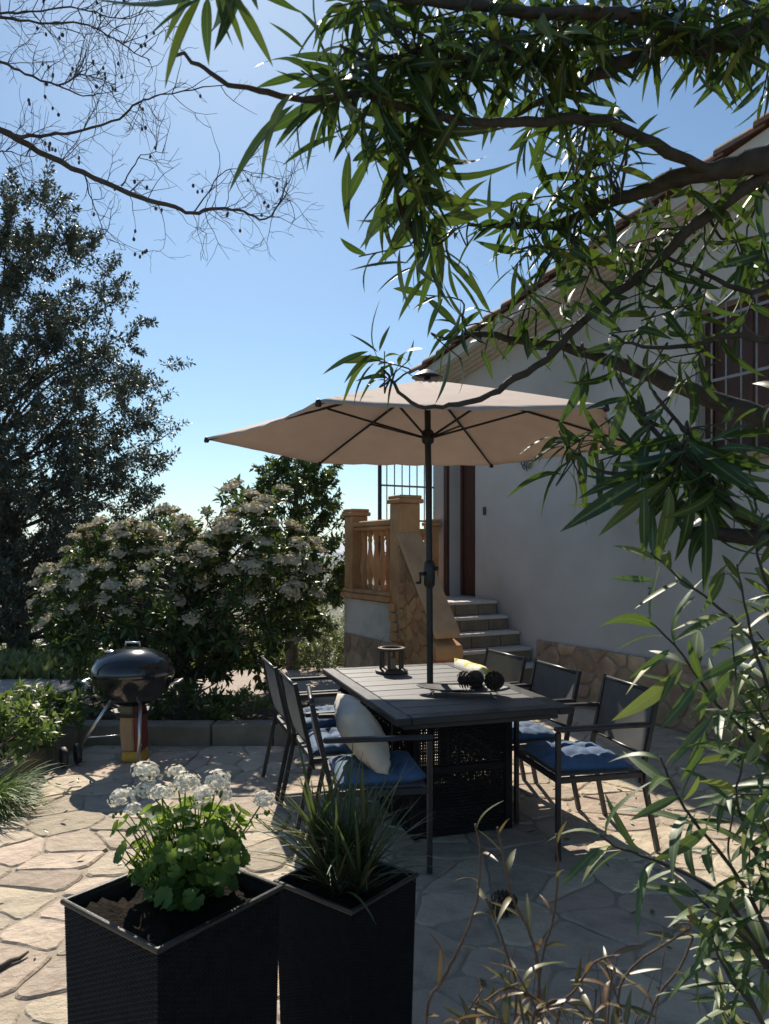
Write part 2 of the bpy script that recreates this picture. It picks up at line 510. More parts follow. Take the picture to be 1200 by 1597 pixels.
def stones(x0, x1, y0, y1, size, jit, seed, drop=0.0, aspect=1.0):
    r = random.Random(seed)
    pts = []
    j = 0; y = y0 - size
    while y < y1 + size:
        x = x0 - size + (.5 * size * aspect if j % 2 else 0)
        while x < x1 + size:
            if r.random() > drop:
                pts.append((x + r.uniform(-jit, jit) * size * aspect, y + r.uniform(-jit, jit) * size))
            x += size * aspect
        y += size * .88; j += 1
    A = np.array(pts); cells = []
    for i, p in enumerate(pts):
        if not (x0 - size < p[0] < x1 + size and y0 - size < p[1] < y1 + size): continue
        dd = ((A - A[i]) ** 2).sum(1)
        near = np.argsort(dd)[1:26]
        poly = [(p[0]-2*size, p[1]-2*size), (p[0]+2*size, p[1]-2*size), (p[0]+2*size, p[1]+2*size), (p[0]-2*size, p[1]+2*size)]
        for k in near:
            q = pts[k]
            a, b = q[0]-p[0], q[1]-p[1]
            c = (q[0]**2 + q[1]**2 - p[0]**2 - p[1]**2) / 2
            poly = clip_poly(poly, a, b, c)
            if len(poly) < 3: break
        if len(poly) >= 3: cells.append((p, poly))
    return cells

def inset(poly, g):
    """shrink a convex polygon by g on every side"""
    n = len(poly)
    cx = sum(p[0] for p in poly) / n; cy = sum(p[1] for p in poly) / n
    out = list(poly)
    for i in range(n):
        p, q = poly[i], poly[(i + 1) % n]
        nx, ny = q[1] - p[1], p[0] - q[0]
        L = math.hypot(nx, ny)
        if L < 1e-6: continue
        nx /= L; ny /= L
        c = nx * p[0] + ny * p[1]
        if nx * cx + ny * cy > c: nx, ny, c = -nx, -ny, -c
        out = clip_poly(out, nx, ny, c - g)
        if len(out) < 3: return None
    return out

def rough_outline(poly, r, sub=.075, amp=.008):
    """worn outline: long edges broken up, corners knocked off"""
    out = []
    n = len(poly)
    for i in range(n):
        p0, p, q = poly[i - 1], poly[i], poly[(i + 1) % n]
        e1 = math.hypot(p[0]-p0[0], p[1]-p0[1]); e2 = math.hypot(q[0]-p[0], q[1]-p[1])
        if e2 < .012: continue
        c = min(.03, .28 * min(e1, e2))
        out.append((p[0] + (p0[0]-p[0]) / max(e1, 1e-6) * c, p[1] + (p0[1]-p[1]) / max(e1, 1e-6) * c))
        out.append((p[0] + (q[0]-p[0]) / max(e2, 1e-6) * c, p[1] + (q[1]-p[1]) / max(e2, 1e-6) * c))
        k = int(e2 / sub)
        for j in range(1, min(k, 4)):
            t = j / min(k, 4)
            nx, ny = (q[1]-p[1]) / e2, (p[0]-q[0]) / e2
            d = r.uniform(-amp, amp)
            out.append((p[0] + (q[0]-p[0]) * t + nx * d, p[1] + (q[1]-p[1]) * t + ny * d))
    return out

def stone_mesh(name, outline, c, h, mat, r, frame=None, dome=.004, bev=.008):
    """slab with eased edges and an uneven face; frame maps (x, y, h) to world"""
    n = len(outline)
    fr = frame or (lambda x, y, z: (x, y, z))
    tx, ty = r.uniform(-.012, .012), r.uniform(-.012, .012)
    V = []
    for ring, (k, z) in enumerate(((1.0, -.03), (1.0, h - bev), (None, h))):
        for x, y in outline:
            dx, dy = x - c[0], y - c[1]
            L = max(1e-6, math.hypot(dx, dy))
            kk = 1.0 if k is not None else max(.2, 1 - bev * 1.3 / L)
            zz = z + ((dx * tx + dy * ty) if ring else 0) + (r.uniform(-.0015, .0015) if ring == 2 else 0)
            V.append(fr(c[0] + dx * kk, c[1] + dy * kk, zz))
    V.append(fr(c[0], c[1], h + dome * r.uniform(-.4, 1)))
    F = []
    for i in range(n):
        j = (i + 1) % n
        F.append((i, j, n + j, n + i)); F.append((n + i, n + j, 2*n + j, 2*n + i)); F.append((2*n + i, 2*n + j, 3*n))
    me = bpy.data.meshes.new(name)
    return V, F

# ------------------------------------------------------------------ terrace of flagstones
def in_view(x, y, m=40):
    if y < 1.9: return False
    u = 600 + x / y * FPX; v = HOR + EYE * FPX / y
    return -m < u < 1200 + m and v < 1597 + m

HO = Vector((1.69, 8.2, 0)); HD = Vector((-.465, .885, 0)).normalized(); HW = Vector((-HD.y, HD.x, 0))
def H(t, w, z):
    return HO + HD * t + HW * w + Vector((0, 0, z))

def on_terrace(x, y):
    p = Vector((x, y, 0)) - HO
    w = p.dot(HW); t = p.dot(HD)
    if w < .02: return False
    if t > -.15 and w < 1.55: return False
    if x < -2.45: return False
    if x < -.75 and y > 5.98: return False
    if y > 8.2: return False
    return True

terrace = empty('terrace', (0, 3, 0), kind='structure')
mb = MB()
mb.prism([(-2.48, -1.5), (H(-10.95, 0, 0).x, -1.5), tuple(H(-.17, 0, 0).xy), tuple(H(-.17, 1.57, 0).xy), tuple(H(.9, 1.57, 0).xy), (-.75, 8.2), (-.75, 6.0), (-2.48, 6.0)], -.06, -.008)
mb.build('mortar_bed', M['mortar'], terrace)
cells = stones(-2.45, 4.6, 0.4, 8.2, .30, .46, 11, drop=.10)
r2 = random.Random(5)
rest_v = []; rest_f = []
cand = []
for c, poly in cells:
    if not on_terrace(*c) or c[1] < .6: continue
    for (a, b, cc) in ((-1, 0, 2.45),):
        poly = clip_poly(poly, a, b, cc)
    if c[0] < -.75: poly = clip_poly(poly, 0, 1, 5.98)
    poly = clip_poly(poly, -HW.x, -HW.y, -(HO.dot(HW) + .03))
    if len(poly) < 3: continue
    ins = inset(poly, .0055)
    if not ins or len(ins) < 3: continue
    ol = rough_outline(ins, r2, .07, .009)
    if len(ol) < 3: continue
    d = math.hypot(*c)
    cand.append((not in_view(*c), d, c, ol))
cand.sort(key=lambda q: (q[0], q[1]))
for i, (hid, d, c, ol) in enumerate(cand):
    V, F = stone_mesh('paving_stone', ol, c, r2.uniform(-.002, .004), M['paver'], r2)
    if i < 300 and not hid:
        me = bpy.data.meshes.new('paving_stone')
        me.from_pydata([(x - c[0], y - c[1], z) for x, y, z in V], [], F); me.update(); me.materials.append(M['paver'])
        link('paving_stone', me, terrace, (c[0], c[1] - 3, 0), (0, 0, 0))
    else:
        b = len(rest_v); rest_v += V; rest_f += [tuple(b + k for k in f) for f in F]
if rest_v:
    me = bpy.data.meshes.new('paving_stones_beyond'); me.from_pydata([(x, y - 3, z) for x, y, z in rest_v], [], rest_f); me.update(); me.materials.append(M['paver'])
    link('paving_stones_beyond', me, terrace, kind='stuff')

# gravel strip beyond the bed
mb = MB()
pts = [(-6.5, 8.1), (-2.2, 7.95), (-.74, 8.2), (.3, 9.0), (-.3, 10.6), (-2.4, 9.7), (-6.5, 9.6)]
mb.prism(pts, -.06, -.018)
o = mb.build('gravel_path', M['gravel']); o['kind'] = 'structure'
# bed soil
mb = MB()
mb.prism([(-6, 6.2), (-.78, 6.2), (-.78, 8.05), (-2.2, 7.9), (-6, 8.0)], -.05, .03)
o = mb.build('flower_bed', M['soil']); o['kind'] = 'structure'
mb = MB()
mb.prism([(-6, .5), (-2.62, .5), (-2.62, 5.98), (-6, 5.98)], -.05, .02)
o = mb.build('flower_bed', M['soil']); o['kind'] = 'structure'

# kerb of dressed blocks round the beds
kerb = empty('garden_kerb', (-1.8, 6.1, 0), 'low stone kerb edging the flower bed behind the barbecue', 'kerb')
x = -2.62
rk = random.Random(3)
while x < -.8:
    L = rk.uniform(.5, .75); L = min(L, -.76 - x)
    b = MB().box((x + L/2, 6.09 + rk.uniform(-.006, .006), .055 + rk.uniform(-.006, .004)), (L - .01, .19, .22))
    b.build('kerb_block', M['curb'], kerb, bevel=.012)
    x += L
kerb2 = empty('garden_kerb', (-2.55, 4, 0), 'short stone kerb beside the grass clump at the left edge', 'kerb')
y = 2.2
while y < 5.9:
    L = min(rk.uniform(.5, .75), 5.98 - y)
    b = MB().box((-2.55 + rk.uniform(-.006, .006), y + L/2, .04), (.15, L - .01, .2))
    b.build('kerb_block', M['curb'], kerb2, bevel=.012)
    y += L

# ------------------------------------------------------------------ the house
house = empty('house', H(-3, -.2, 0), 'white plastered house with tiled gable roof and rubble stone plinth', 'house')
SL = (4.45 - 3.93) / (1.72 + 1.95)          # verge slope
def roof_z(t):                               # top of the wall under the verge
    return 3.80 + SL * (1.95 - t) if t > -4.2 else 3.80 + SL * (1.95 + 4.2) - SL * (-4.2 - t)
T0, T1, DEP = -10.5, 2.2, 7.5
WT = .28
# gable wall with door and window openings, as panels between openings
DO = (1.19, 1.78, .985, 3.10)               # door t0,t1,z0,z1
WI = (-3.30, -2.10, 2.36, 3.62)             # window
wall = MB()
def panel(t0, t1, z0, z1a, z1b):
    lo = [H(t0, 0, z0), H(t1, 0, z0), H(t1, -WT, z0), H(t0, -WT, z0)]
    hi = [H(t0, 0, z1a), H(t1, 0, z1b), H(t1, -WT, z1b), H(t0, -WT, z1a)]
    wall.hexa(lo, hi)
def colm(t0, t1, z0): panel(t0, t1, z0, roof_z(t0), roof_z(t1))
colm(DO[1], T1, -.1)
panel(DO[0], DO[1], -.1, DO[2], DO[2]); colm(DO[0], DO[1], DO[3])
colm(WI[1], DO[0], -.1)
panel(WI[0], WI[1], -.1, WI[2], WI[2]); colm(WI[0], WI[1], WI[3])
colm(-4.2, WI[0], -.1); colm(T0, -4.2, -.1)
wall.build('wall', M['plaster'], house)
w2 = MB()
z1 = roof_z(T1) ; z0 = roof_z(T0)
w2.hexa([H(T1-.28, -WT, -.1), H(T1, -WT, -.1), H(T1, -DEP, -.1), H(T1-.28, -DEP, -.1)], [H(T1-.28, -WT, z1), H(T1, -WT, z1), H(T1, -DEP, z1), H(T1-.28, -DEP, z1)])
w2.build('wall', M['plaster'], house)
w2 = MB()
w2.hexa([H(T0, -WT, -.1), H(T0+.28, -WT, -.1), H(T0+.28, -DEP, -.1), H(T0, -DEP, -.1)], [H(T0, -WT, z0), H(T0+.28, -WT, z0), H(T0+.28, -DEP, z0), H(T0, -DEP, z0)])
w2.build('wall', M['plaster'], house)
w2 = MB()
w2.hexa([H(T0, -DEP, -.1), H(T1, -DEP, -.1), H(T1, -DEP-.28, -.1), H(T0, -DEP-.28, -.1)], [H(T0, -DEP, z0), H(T1, -DEP, z1), H(T1, -DEP-.28, z1), H(T0, -DEP-.28, z0)])
w2.build('wall', M['plaster'], house)
# dark room behind the window
rb = MB()
rb.hexa([H(WI[0]-.2, -1.6, 2.0), H(WI[1]+.2, -1.6, 2.0), H(WI[1]+.2, -1.7, 2.0), H(WI[0]-.2, -1.7, 2.0)], [H(WI[0]-.2, -1.6, 4), H(WI[1]+.2, -1.6, 4), H(WI[1]+.2, -1.7, 4), H(WI[0]-.2, -1.7, 4)])
rb.build('inner_wall', M['plaster2'], house)

# door: leaf set back in its reveal, dark frame
door = empty('door', (0, 0, 0)); door.parent = house
door.location = H(1.5, -.2, .985) - house.location
lf = MB()
def slab(mb_, t0, t1, w0, w1, z0, z1):
    return mb_.hexa([H(t0, w0, z0), H(t1, w0, z0), H(t1, w1, z0), H(t0, w1, z0)], [H(t0, w0, z1), H(t1, w0, z1), H(t1, w1, z1), H(t0, w1, z1)])
for i in range(4):
    t = DO[0] + .045 + i * .125
    b = MB(); slab(b, t, t + .119, -.19, -.225, 1.0, 3.05); b.build('door_board', M['doorwood'], door, bevel=.006)
b = MB(); slab(b, DO[0], DO[0] + .045, -.165, -.24, .99, 3.1); slab(b, DO[1] - .045, DO[1], -.165, -.24, .99, 3.1); slab(b, DO[0] + .045, DO[1] - .045, -.165, -.24, 3.055, 3.1)
b.build('door_frame', M['doorwood'], door, bevel=.004)
b = MB(); slab(b, DO[1] + .002, DO[1] + .075, .004, .05, .985, 3.16)
b.build('shutter_edge', M['doorwood'], door, bevel=.004)
b = MB(); b.tube([H(1.27, -.185, 2.0), H(1.27, -.13, 2.0), H(1.35, -.13, 2.0)], .01, 8); b.build('door_handle', M['iron_dark'], door, smooth=True)

# window with grille
win = empty('window', (0, 0, 0)); win.parent = house
win.location = H(-2.7, -.1, 2.36) - house.location
b = MB()
slab(b, WI[1]-.07, WI[1], -.12, -.2, WI[2], WI[3]); slab(b, WI[0], WI[0]+.07, -.12, -.2, WI[2], WI[3])
slab(b, WI[0]+.07, WI[1]-.07, -.12, -.2, WI[3]-.07, WI[3]); slab(b, WI[0]+.07, WI[1]-.07, -.12, -.2, WI[2], WI[2]+.07)
slab(b, -2.735, -2.665, -.12, -.2, WI[2]+.07, WI[3]-.07)
b.build('window_frame', M['doorwood'], win, bevel=.004)
for a, c in ((WI[0]+.07, -2.735), (-2.665, WI[1]-.07)):
    for i in range(4):
        w_ = (c - a) / 4
        b = MB(); slab(b, a + w_ * i + .003, a + w_ * (i + 1) - .003, -.15, -.17, WI[2]+.073, WI[3]-.073); b.build('shutter_board', M['doorwood'], win, bevel=.004)
b = MB(); slab(b, WI[0]-.06, WI[1]+.06, .06, -.12, WI[2]-.06, WI[2]-.002); b.build('window_sill', M['wstone'], win, bevel=.008)
nb = 9
for i in range(nb):
    t = WI[0] + .05 + (WI[1] - WI[0] - .1) * i / (nb - 1)
    b = MB(); b.tube([H(t, .03, WI[2] + .003), H(t, .03, WI[3] + .05)], .0085, 6); b.build('grille_bar', M['iron'], win, smooth=True)
for z in (WI[2] + .14, (WI[2]+WI[3])/2, WI[3] - .12):
    b = MB(); slab(b, WI[0] - .04, WI[1] + .04, .024, .036, z - .012, z + .012); b.build('grille_rail', M['iron'], win)

# stone plinth: rubble facing proud of the wall
pl = empty('stone_plinth', (0, 0, 0)); pl.parent = house; pl.location = H(-3, 0, 0) - house.location
PH = .605
b = MB(); slab(b, -8.6, -.03, .003, .03, -.1, PH - .01); b.build('plinth_bed', M['wmortar'], pl)
rp = random.Random(21); cnt = 0
for c, poly in stones(-5.6, -.04, 0.0, PH, .215, .44, 31, drop=.08, aspect=1.25):
    for k in ((1, 0, -.04), (-1, 0, 5.6), (0, 1, PH), (0, -1, 0)):
        poly = clip_poly(poly, *k)
        if len(poly) < 3: break
    if len(poly) < 3: continue
    ins = inset(poly, .009)
    if not ins or len(ins) < 3: continue
    ol = rough_outline(ins, rp, .09, .006)
    if len(ol) < 4: continue
    cc = (sum(p[0] for p in ol) / len(ol), sum(p[1] for p in ol) / len(ol))
    V, F = stone_mesh('plinth_stone', ol, cc, .045 + rp.uniform(-.004, .01), None, rp, lambda x, y, h: tuple(H(x, h, y)), .012, .012)
    base = H(cc[0], .03, cc[1])
    me = bpy.data.meshes.new('plinth_stone'); me.from_pydata([tuple(Vector(v) - base) for v in V], [], F); me.update(); me.materials.append(M['wstone'])
    bm = bmesh.new(); bm.from_mesh(me); bmesh.ops.recalc_face_normals(bm, faces=bm.faces); bm.to_mesh(me); bm.free()
    link('plinth_stone', me, pl, base - origin_of(pl))

# roof: slab with board soffit and clay barrel tiles along the verge
roof = empty('roof', (0, 0, 0)); roof.parent = house; roof.location = H(0, .2, 4) - house.location
TE = 2.12; OV = .33
b = MB()
def rslab(mb_, t0, t1, w0, w1, zo0, zo1):
    mb_.hexa([H(t0, w0, roof_z(t0)+zo0), H(t1, w0, roof_z(t1)+zo0), H(t1, w1, roof_z(t1)+zo0), H(t0, w1, roof_z(t0)+zo0)],
             [H(t0, w0, roof_z(t0)+zo1), H(t1, w0, roof_z(t1)+zo1), H(t1, w1, roof_z(t1)+zo1), H(t0, w1, roof_z(t0)+zo1)])
rslab(b, -4.2, TE, OV - .02, -DEP - .4, .032, .15)
rslab(b, T0 - .4, -4.2, OV - .02, -DEP - .4, .032, .15)
b.build('roof_deck', M['plaster2'], roof)
k = 0
for i in range(5):
    w = .004 + i * .064
    b = MB(); rslab(b, -4.2, TE - .01, w, w + .060, -.075 + .02 * i, .028); b.build('soffit_board', M['soffit'], roof, bevel=.004)
tile = MB()
prof = []
n = 8
Lt = .42
vs = []
for yy, rr in ((0, .105), (Lt, .085)):
    for ro in (rr, rr - .014):
        for q in range(n + 1):
            th = math.pi * q / n
            vs.append((ro * math.cos(th), yy, ro * math.sin(th)))
fs = []
m1 = n + 1
for q in range(n):
    fs.append((q, q + 1, 2*m1 + q + 1, 2*m1 + q))
    fs.append((m1 + q, 3*m1 + q, 3*m1 + q + 1, m1 + q + 1))
    fs.append((q, m1 + q, m1 + q + 1, q + 1))
    fs.append((2*m1 + q, 2*m1 + q + 1, 3*m1 + q + 1, 3*m1 + q))
tile.add(vs, fs)
tme = tile.mesh('roof_tile', M['rtile'], smooth=True, angle=40)
upd = (H(-1, 0, roof_z(-1)) - H(0, 0, roof_z(0))).normalized()     # up the slope
xax = HW.copy(); zax = xax.cross(upd)
if zax.z < 0: xax = -xax; zax = xax.cross(upd)
R3 = Matrix((xax, upd, zax)).transposed()
rt = random.Random(9)
rows = 0
t = TE + .05
while t > -4.2:
    for col in range(4):
        w = OV - .035 - col * .22
        z = roof_z(t) + .185
        q = R3.to_quaternion() @ Quaternion((1, 0, 0), math.radians(-4.5)) @ Quaternion((0, 0, 1), rt.uniform(-.03, .03))
        link('roof_tile', tme, roof, H(t, w, z) - origin_of(roof), q)
    t -= .34; rows += 1
# pan tiles edge board under the verge tiles
b = MB(); rslab(b, -4.2, TE - .005, OV + .004, OV - .018, .03, .152); b.build('verge_mortar', M['plaster2'], roof)

# small fittings on the wall
b = MB(); b.lathe([(.0, .03), (.018, .028), (.028, .02), (.03, 0)], (0, 0, 0), 16, Matrix.Rotation(0, 3, 'X'))
sw = MB()
c = H(.98, .004, 1.57 + (860 - 797) * 9.08 / FPX)
slab(sw, .955, 1.005, .002, .022, c.z - .05, c.z + .05)
o = sw.build('doorbell', M['iron_dark'], bevel=.006); tag(o, 'small dark doorbell on the white wall just right of the brown door', 'doorbell')
# scrolled iron ornament
sc = MB()
ct = H(.15, .02, 1.57 + (860 - 722) * 8.3 / FPX)
def spiral(cx, cz, r0, turns, sgn, n=26):
    out = []
    for i in range(n + 1):
        a = turns * 2 * math.pi * i / n
        r = r0 * (1 - .8 * i / n)
        out.append(ct + HD * (sgn * (cx + r * math.cos(a))) + Vector((0, 0, cz + r * math.sin(a))))
    return out
for sgn in (1, -1):
    sc.tube(spiral(.075, .02, .06, 1.5, sgn), .006, 6)
    sc.tube(spiral(.05, -.045, .035, 1.3, sgn), .005, 6)
sc.tube([ct + Vector((0, 0, .09)), ct + Vector((0, 0, -.09))], .006, 6)
o = sc.build('wall_scroll', M['iron_dark'], smooth=True); tag(o, 'wrought iron scroll ornament on the white wall right of the umbrella', 'ornament')
tp = MB()
# wall tap where the ray meets the wall
ux = (1022 - 600) / FPX
tt = (HO.x - ux * HO.y) / (ux * HD.y - HD.x)
q = H(tt, 0, 0); zt = EYE - (922 - HOR) / FPX * q.y
q = H(tt, .003, zt)
tp.tube([q, q + HW * .06], .012, 8); tp.tube([q + HW * .045 + Vector((0, 0, .012)), q + HW * .075 + Vector((0, 0, -.03))], .011, 8)
tp.lathe([(.002, 0), (.03, .004), (.03, .012), (.002, .016)], q + HW * .05 + Vector((0, 0, .02)), 10)
o = tp.build('garden_tap', M['iron_dark'], smooth=True); tag(o, 'small dark garden tap on the white wall above the stone plinth', 'tap')

M['ochre_rough'] = surf('ochre_rubble', (.42,.215,.095), (.60,.33,.155), 9, .9, .8, 30, rand=.2, c3=(.30,.16,.075), s3=5, bdist=.02)
# ------------------------------------------------------------------ entrance stairs with parapet and balustrade
st = empty('entrance_stairs', H(.9, .7, 0), 'stone entrance stairs with ochre balustrade against the white house', 'stairs')
PW0, PW1 = 1.17, 1.43                         # parapet inner and outer face
rs_ = [(-.16, .345), (.05, .505), (.262, .665), (.475, .825), (.69, .985)]
for i, (t0, z) in enumerate(rs_):
    t1 = rs_[i + 1][0] if i < 4 else 2.0
    sp = empty('step', (0, 0, 0)); sp.parent = st; sp.location = H(t0, .5, z - .16) - st.location
    k = 0
    w = .03
    while w < PW0 - .03:
        L = min(random.Random(i * 7 + k).uniform(.24, .4), PW0 - .006 - w)
        if PW0 - .006 - w - L < .12: L = PW0 - .006 - w
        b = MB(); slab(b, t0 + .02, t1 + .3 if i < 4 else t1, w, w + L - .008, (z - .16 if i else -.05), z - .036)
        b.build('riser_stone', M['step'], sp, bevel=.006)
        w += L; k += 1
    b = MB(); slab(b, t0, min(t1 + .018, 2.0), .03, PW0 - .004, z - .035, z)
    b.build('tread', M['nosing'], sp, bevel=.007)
# landing body: white wall over stone dado on the outer side
b = MB(); slab(b, .62, 2.02, PW0 + .04, PW1 - .03, .52, .985); b.build('landing_wall', M['plaster2'], st)
b = MB(); slab(b, 2.0, 2.06, .03, PW1 - .03, -.6, .985); b.build('landing_end_wall', M['plaster2'], st)
b = MB(); slab(b, .40, 2.03, PW0 + .05, PW1 - .012, -.4, .55); b.build('dado', M['wmortar'], st)
for c, poly in stones(.40, 2.03, 0.0, .55, .2, .44, 77, drop=.06, aspect=1.3):
    for kk in ((1, 0, 2.03), (-1, 0, -.40), (0, 1, .55), (0, -1, 0)):
        poly = clip_poly(poly, *kk)
        if len(poly) < 3: break
    if len(poly) < 3: continue
    ins = inset(poly, .009)
    if not ins or len(ins) < 3: continue
    ol = rough_outline(ins, rp, .09, .006)
    if len(ol) < 4: continue
    cc = (sum(p[0] for p in ol) / len(ol), sum(p[1] for p in ol) / len(ol))
    V, F = stone_mesh('dado_stone', ol, cc, .03 + rp.uniform(-.004, .01), None, rp, lambda x, y, h: tuple(H(x, PW1 - .03 + h, y)), .012, .012)
    base = H(cc[0], PW1, cc[1])
    me = bpy.data.meshes.new('dado_stone'); me.from_pydata([tuple(Vector(v) - base) for v in V], [], F); me.update(); me.materials.append(M['wstone'])
    bm = bmesh.new(); bm.from_mesh(me); bmesh.ops.recalc_face_normals(bm, faces=bm.faces); bm.to_mesh(me); bm.free()
    link('dado_stone', me, st, base - st.location)
# cornice under the balustrade
b = MB(); slab(b, .80, 2.06, PW0 + .0, PW1 + .03, 1.0, 1.06); slab(b, .80, 2.06, PW0 + .03, PW1, 1.061, 1.11)
b.build('cornice', M['ochre'], st, bevel=.01)
b = MB(); slab(b, 1.99, 2.09, .03, PW0 - .004, 1.0, 1.08); b.build('cornice', M['ochre'], st, bevel=.01)
# pillars
def pillar(t, w, z0, z1, s):
    p = empty('pillar', (0, 0, 0)); p.parent = st; p.location = H(t, w, z0) - st.location
    b = MB(); slab(b, t - s/2, t + s/2, w - s/2, w + s/2, z0, z1 - .09); b.build('shaft', M['ochre'], p, bevel=.008)
    b = MB(); slab(b, t - s/2 - .03, t + s/2 + .03, w - s/2 - .03, w + s/2 + .03, z1 - .088, z1 - .04)
    slab(b, t - s/2 - .015, t + s/2 + .015, w - s/2 - .015, w + s/2 + .015, z1 - .039, z1); b.build('cap', M['ochre'], p, bevel=.008)
pillar(.71, 1.28, .90, 2.19, .25)
pillar(1.93, 1.30, 1.0, 2.10, .22)
pillar(2.04, .12, 1.08, 2.0, .14)
# turned balusters
bal = MB(); bal.lathe([(.036, 0), (.036, .05), (.022, .065), (.026, .10), (.046, .20), (.050, .26), (.040, .36), (.024, .48), (.021, .56), (.030, .60), (.022, .63), (.036, .65), (.036, .71)], (0, 0, 0), 12)
balm = bal.mesh('baluster', M['ochre'], smooth=True, angle=50)
bs = empty('balustrade', (0, 0, 0)); bs.parent = st; bs.location = H(1.3, 1.28, 1.11) - st.location
for i in range(6):
    t = .92 + i * .163
    link('baluster', balm, bs, H(t, 1.28, 1.11) - origin_of(bs))
b = MB(); slab(b, .84, 1.82, 1.18, 1.38, 1.822, 1.87); slab(b, .84, 1.82, 1.155, 1.405, 1.871, 1.935); b.build('hand_rail', M['ochre'], bs, bevel=.012)
bs = empty('balustrade', (0, 0, 0)); bs.parent = st; bs.location = H(2.04, .7, 1.08) - st.location
for i in range(6):
    w = .28 + i * .17
    o = link('baluster', balm, bs, H(2.04, w, 1.08) - origin_of(bs)); 
b = MB(); slab(b, 1.96, 2.12, .19, 1.19, 1.792, 1.87); b.build('hand_rail', M['ochre'], bs, bevel=.012)
# stair parapet: solid sloping wall with a moulded top and a newel foot
def par(mb_, ta, tb, w0, w1, za0, za1, zb0, zb1):
    mb_.hexa([H(ta, w0, za0), H(tb, w0, zb0), H(tb, w1, zb0), H(ta, w1, za0)], [H(ta, w0, za1), H(tb, w0, zb1), H(tb, w1, zb1), H(ta, w1, za1)])
b = MB(); par(b, -.08, .583, PW0, PW1, -.05, .86, -.05, 1.70); b.build('parapet', M['ochre'], st, bevel=.01)
b = MB(); par(b, -.22, .583, PW0 - .015, PW1 + .03, .69, .765, 1.71, 1.785); b.build('parapet_coping', M['capstone'], st, bevel=.012)
b = MB(); slab(b, -.22, -.085, PW0 - .01, PW1 + .01, -.05, .48); b.build('newel', M['ochre'], st, bevel=.012)
b = MB(); par(b, -.26, -.085, PW0 - .03, PW1 + .03, .482, .62, .482, .685); b.build('newel_head', M['ochre'], st, bevel=.02)
# rough ochre facing stones on the outer side of the parapet
rqp = random.Random(15)
for c, poly in stones(-.08, .583, 0.0, 1.75, .15, .40, 88, drop=.05, aspect=1.35):
    k = (1.70 - .86) / .663
    for kk in ((1, 0, .575), (-1, 0, .075), (0, -1, 0), (-k, 1, .86 + .08 * k - .02)):
        poly = clip_poly(poly, *kk)
        if len(poly) < 3: break
    if len(poly) < 3: continue
    ins = inset(poly, .006)
    if not ins or len(ins) < 3: continue
    ol = rough_outline(ins, rqp, .06, .006)
    if len(ol) < 4: continue
    cc = (sum(p[0] for p in ol) / len(ol), sum(p[1] for p in ol) / len(ol))
    V, F = stone_mesh('facing_stone', ol, cc, .012 + rqp.uniform(0, .014), None, rqp, lambda x, y, h: tuple(H(x, PW1 + h, y)), .008, .008)
    base = H(cc[0], PW1, cc[1])
    me = bpy.data.meshes.new('facing_stone'); me.from_pydata([tuple(Vector(v) - base) for v in V], [], F); me.update(); me.materials.append(M['ochre_rough'])
    bm = bmesh.new(); bm.from_mesh(me); bmesh.ops.recalc_face_normals(bm, faces=bm.faces); bm.to_mesh(me); bm.free()
    link('facing_stone', me, st, base - st.location)
# ragged quoin stones where the parapet meets the white wall
rq = random.Random(12)
for i in range(9):
    t = .60 + (i % 2) * .03 - .0 ; z = .06 + i * .105
    tt0 = .36 + .028 * i
    b = MB(); slab(b, tt0 + .1, tt0 + .27 + rq.uniform(-.06, .06), PW1 - .028, PW1 + .012 + rq.uniform(0, .008), z, z + .095)
    b.build('quoin_stone', M['ochre'], st, bevel=.01)

# iron gate closing the landing
gt = empty('iron_gate', H(2.14, .5, 1.08), 'grey iron bar screen above the far end of the landing', 'gate')
b = MB(); b.tube([H(2.14, .855, -.3), H(2.14, .855, 3.4)], .028, 8); b.build('post', M['iron_dark'], gt, smooth=True)
for i in range(7):
    w = .06 + i * .115
    b = MB(); b.tube([H(2.14, w, 1.15), H(2.14, w, 3.35)], .009, 6); b.build('bar', M['iron'], gt, smooth=True)
for z in (1.2, 1.55, 1.98, 2.44, 2.9, 3.3):
    b = MB(); slab(b, 2.132, 2.148, .02, .835, z - .012, z + .012); b.build('rail', M['iron'], gt)
# ------------------------------------------------------------------ table
TA = math.radians(-17.5)                     # long side leans left of the view direction
TL = Vector((math.sin(TA), math.cos(TA), 0)); TR = Vector((TL.y, -TL.x, 0))
TC = Vector((.285, 4.59, 0)); LEN, WID, TH = 1.66, 1.0, .74
table = empty('dining_table', TC, 'dark rectangular garden table with boarded top and woven pedestal', 'table', rz=-TA)
# local axes: x across, y along
def boards():
    fw = .085
    for sx in (-1, 1):
        MB().box((sx * (WID/2 - fw/2), 0, TH - .019), (fw, LEN, .038)).build('frame_rail', M['tableframe'], table, bevel=.006, local=True)
    for sy in (-1, 1):
        MB().box((0, sy * (LEN/2 - fw/2), TH - .019), (WID - 2*fw - .003, fw, .038)).build('frame_rail', M['tableframe'], table, bevel=.006, local=True)
    n = 9; L = LEN - 2*fw - .006
    w = L / n
    bme = MB().box((0, 0, 0), (WID - 2*fw - .006, w - .005, .026)).mesh('top_board', M['tabletop'], bevel=.004)
    for i in range(n):
        link('top_board', bme, table, (0, -L/2 + w * (i + .5), TH - .014 + (i % 3) * .0006))
boards()
MB().box((0, 0, TH - .055), (WID - .12, LEN - .12, .03)).build('under_frame', M['tableframe'], table, local=True)
PX, PY, PZ = .60, 1.02, .665                 # pedestal
ped = empty('pedestal', (0, 0, 0)); ped.parent = table
for sx in (-1, 1):
    for sy in (-1, 1):
        MB().box((sx * (PX/2 - .02), sy * (PY/2 - .02), PZ/2), (.045, .045, PZ)).build('corner_post', M['rattan'], ped, bevel=.006, local=True)
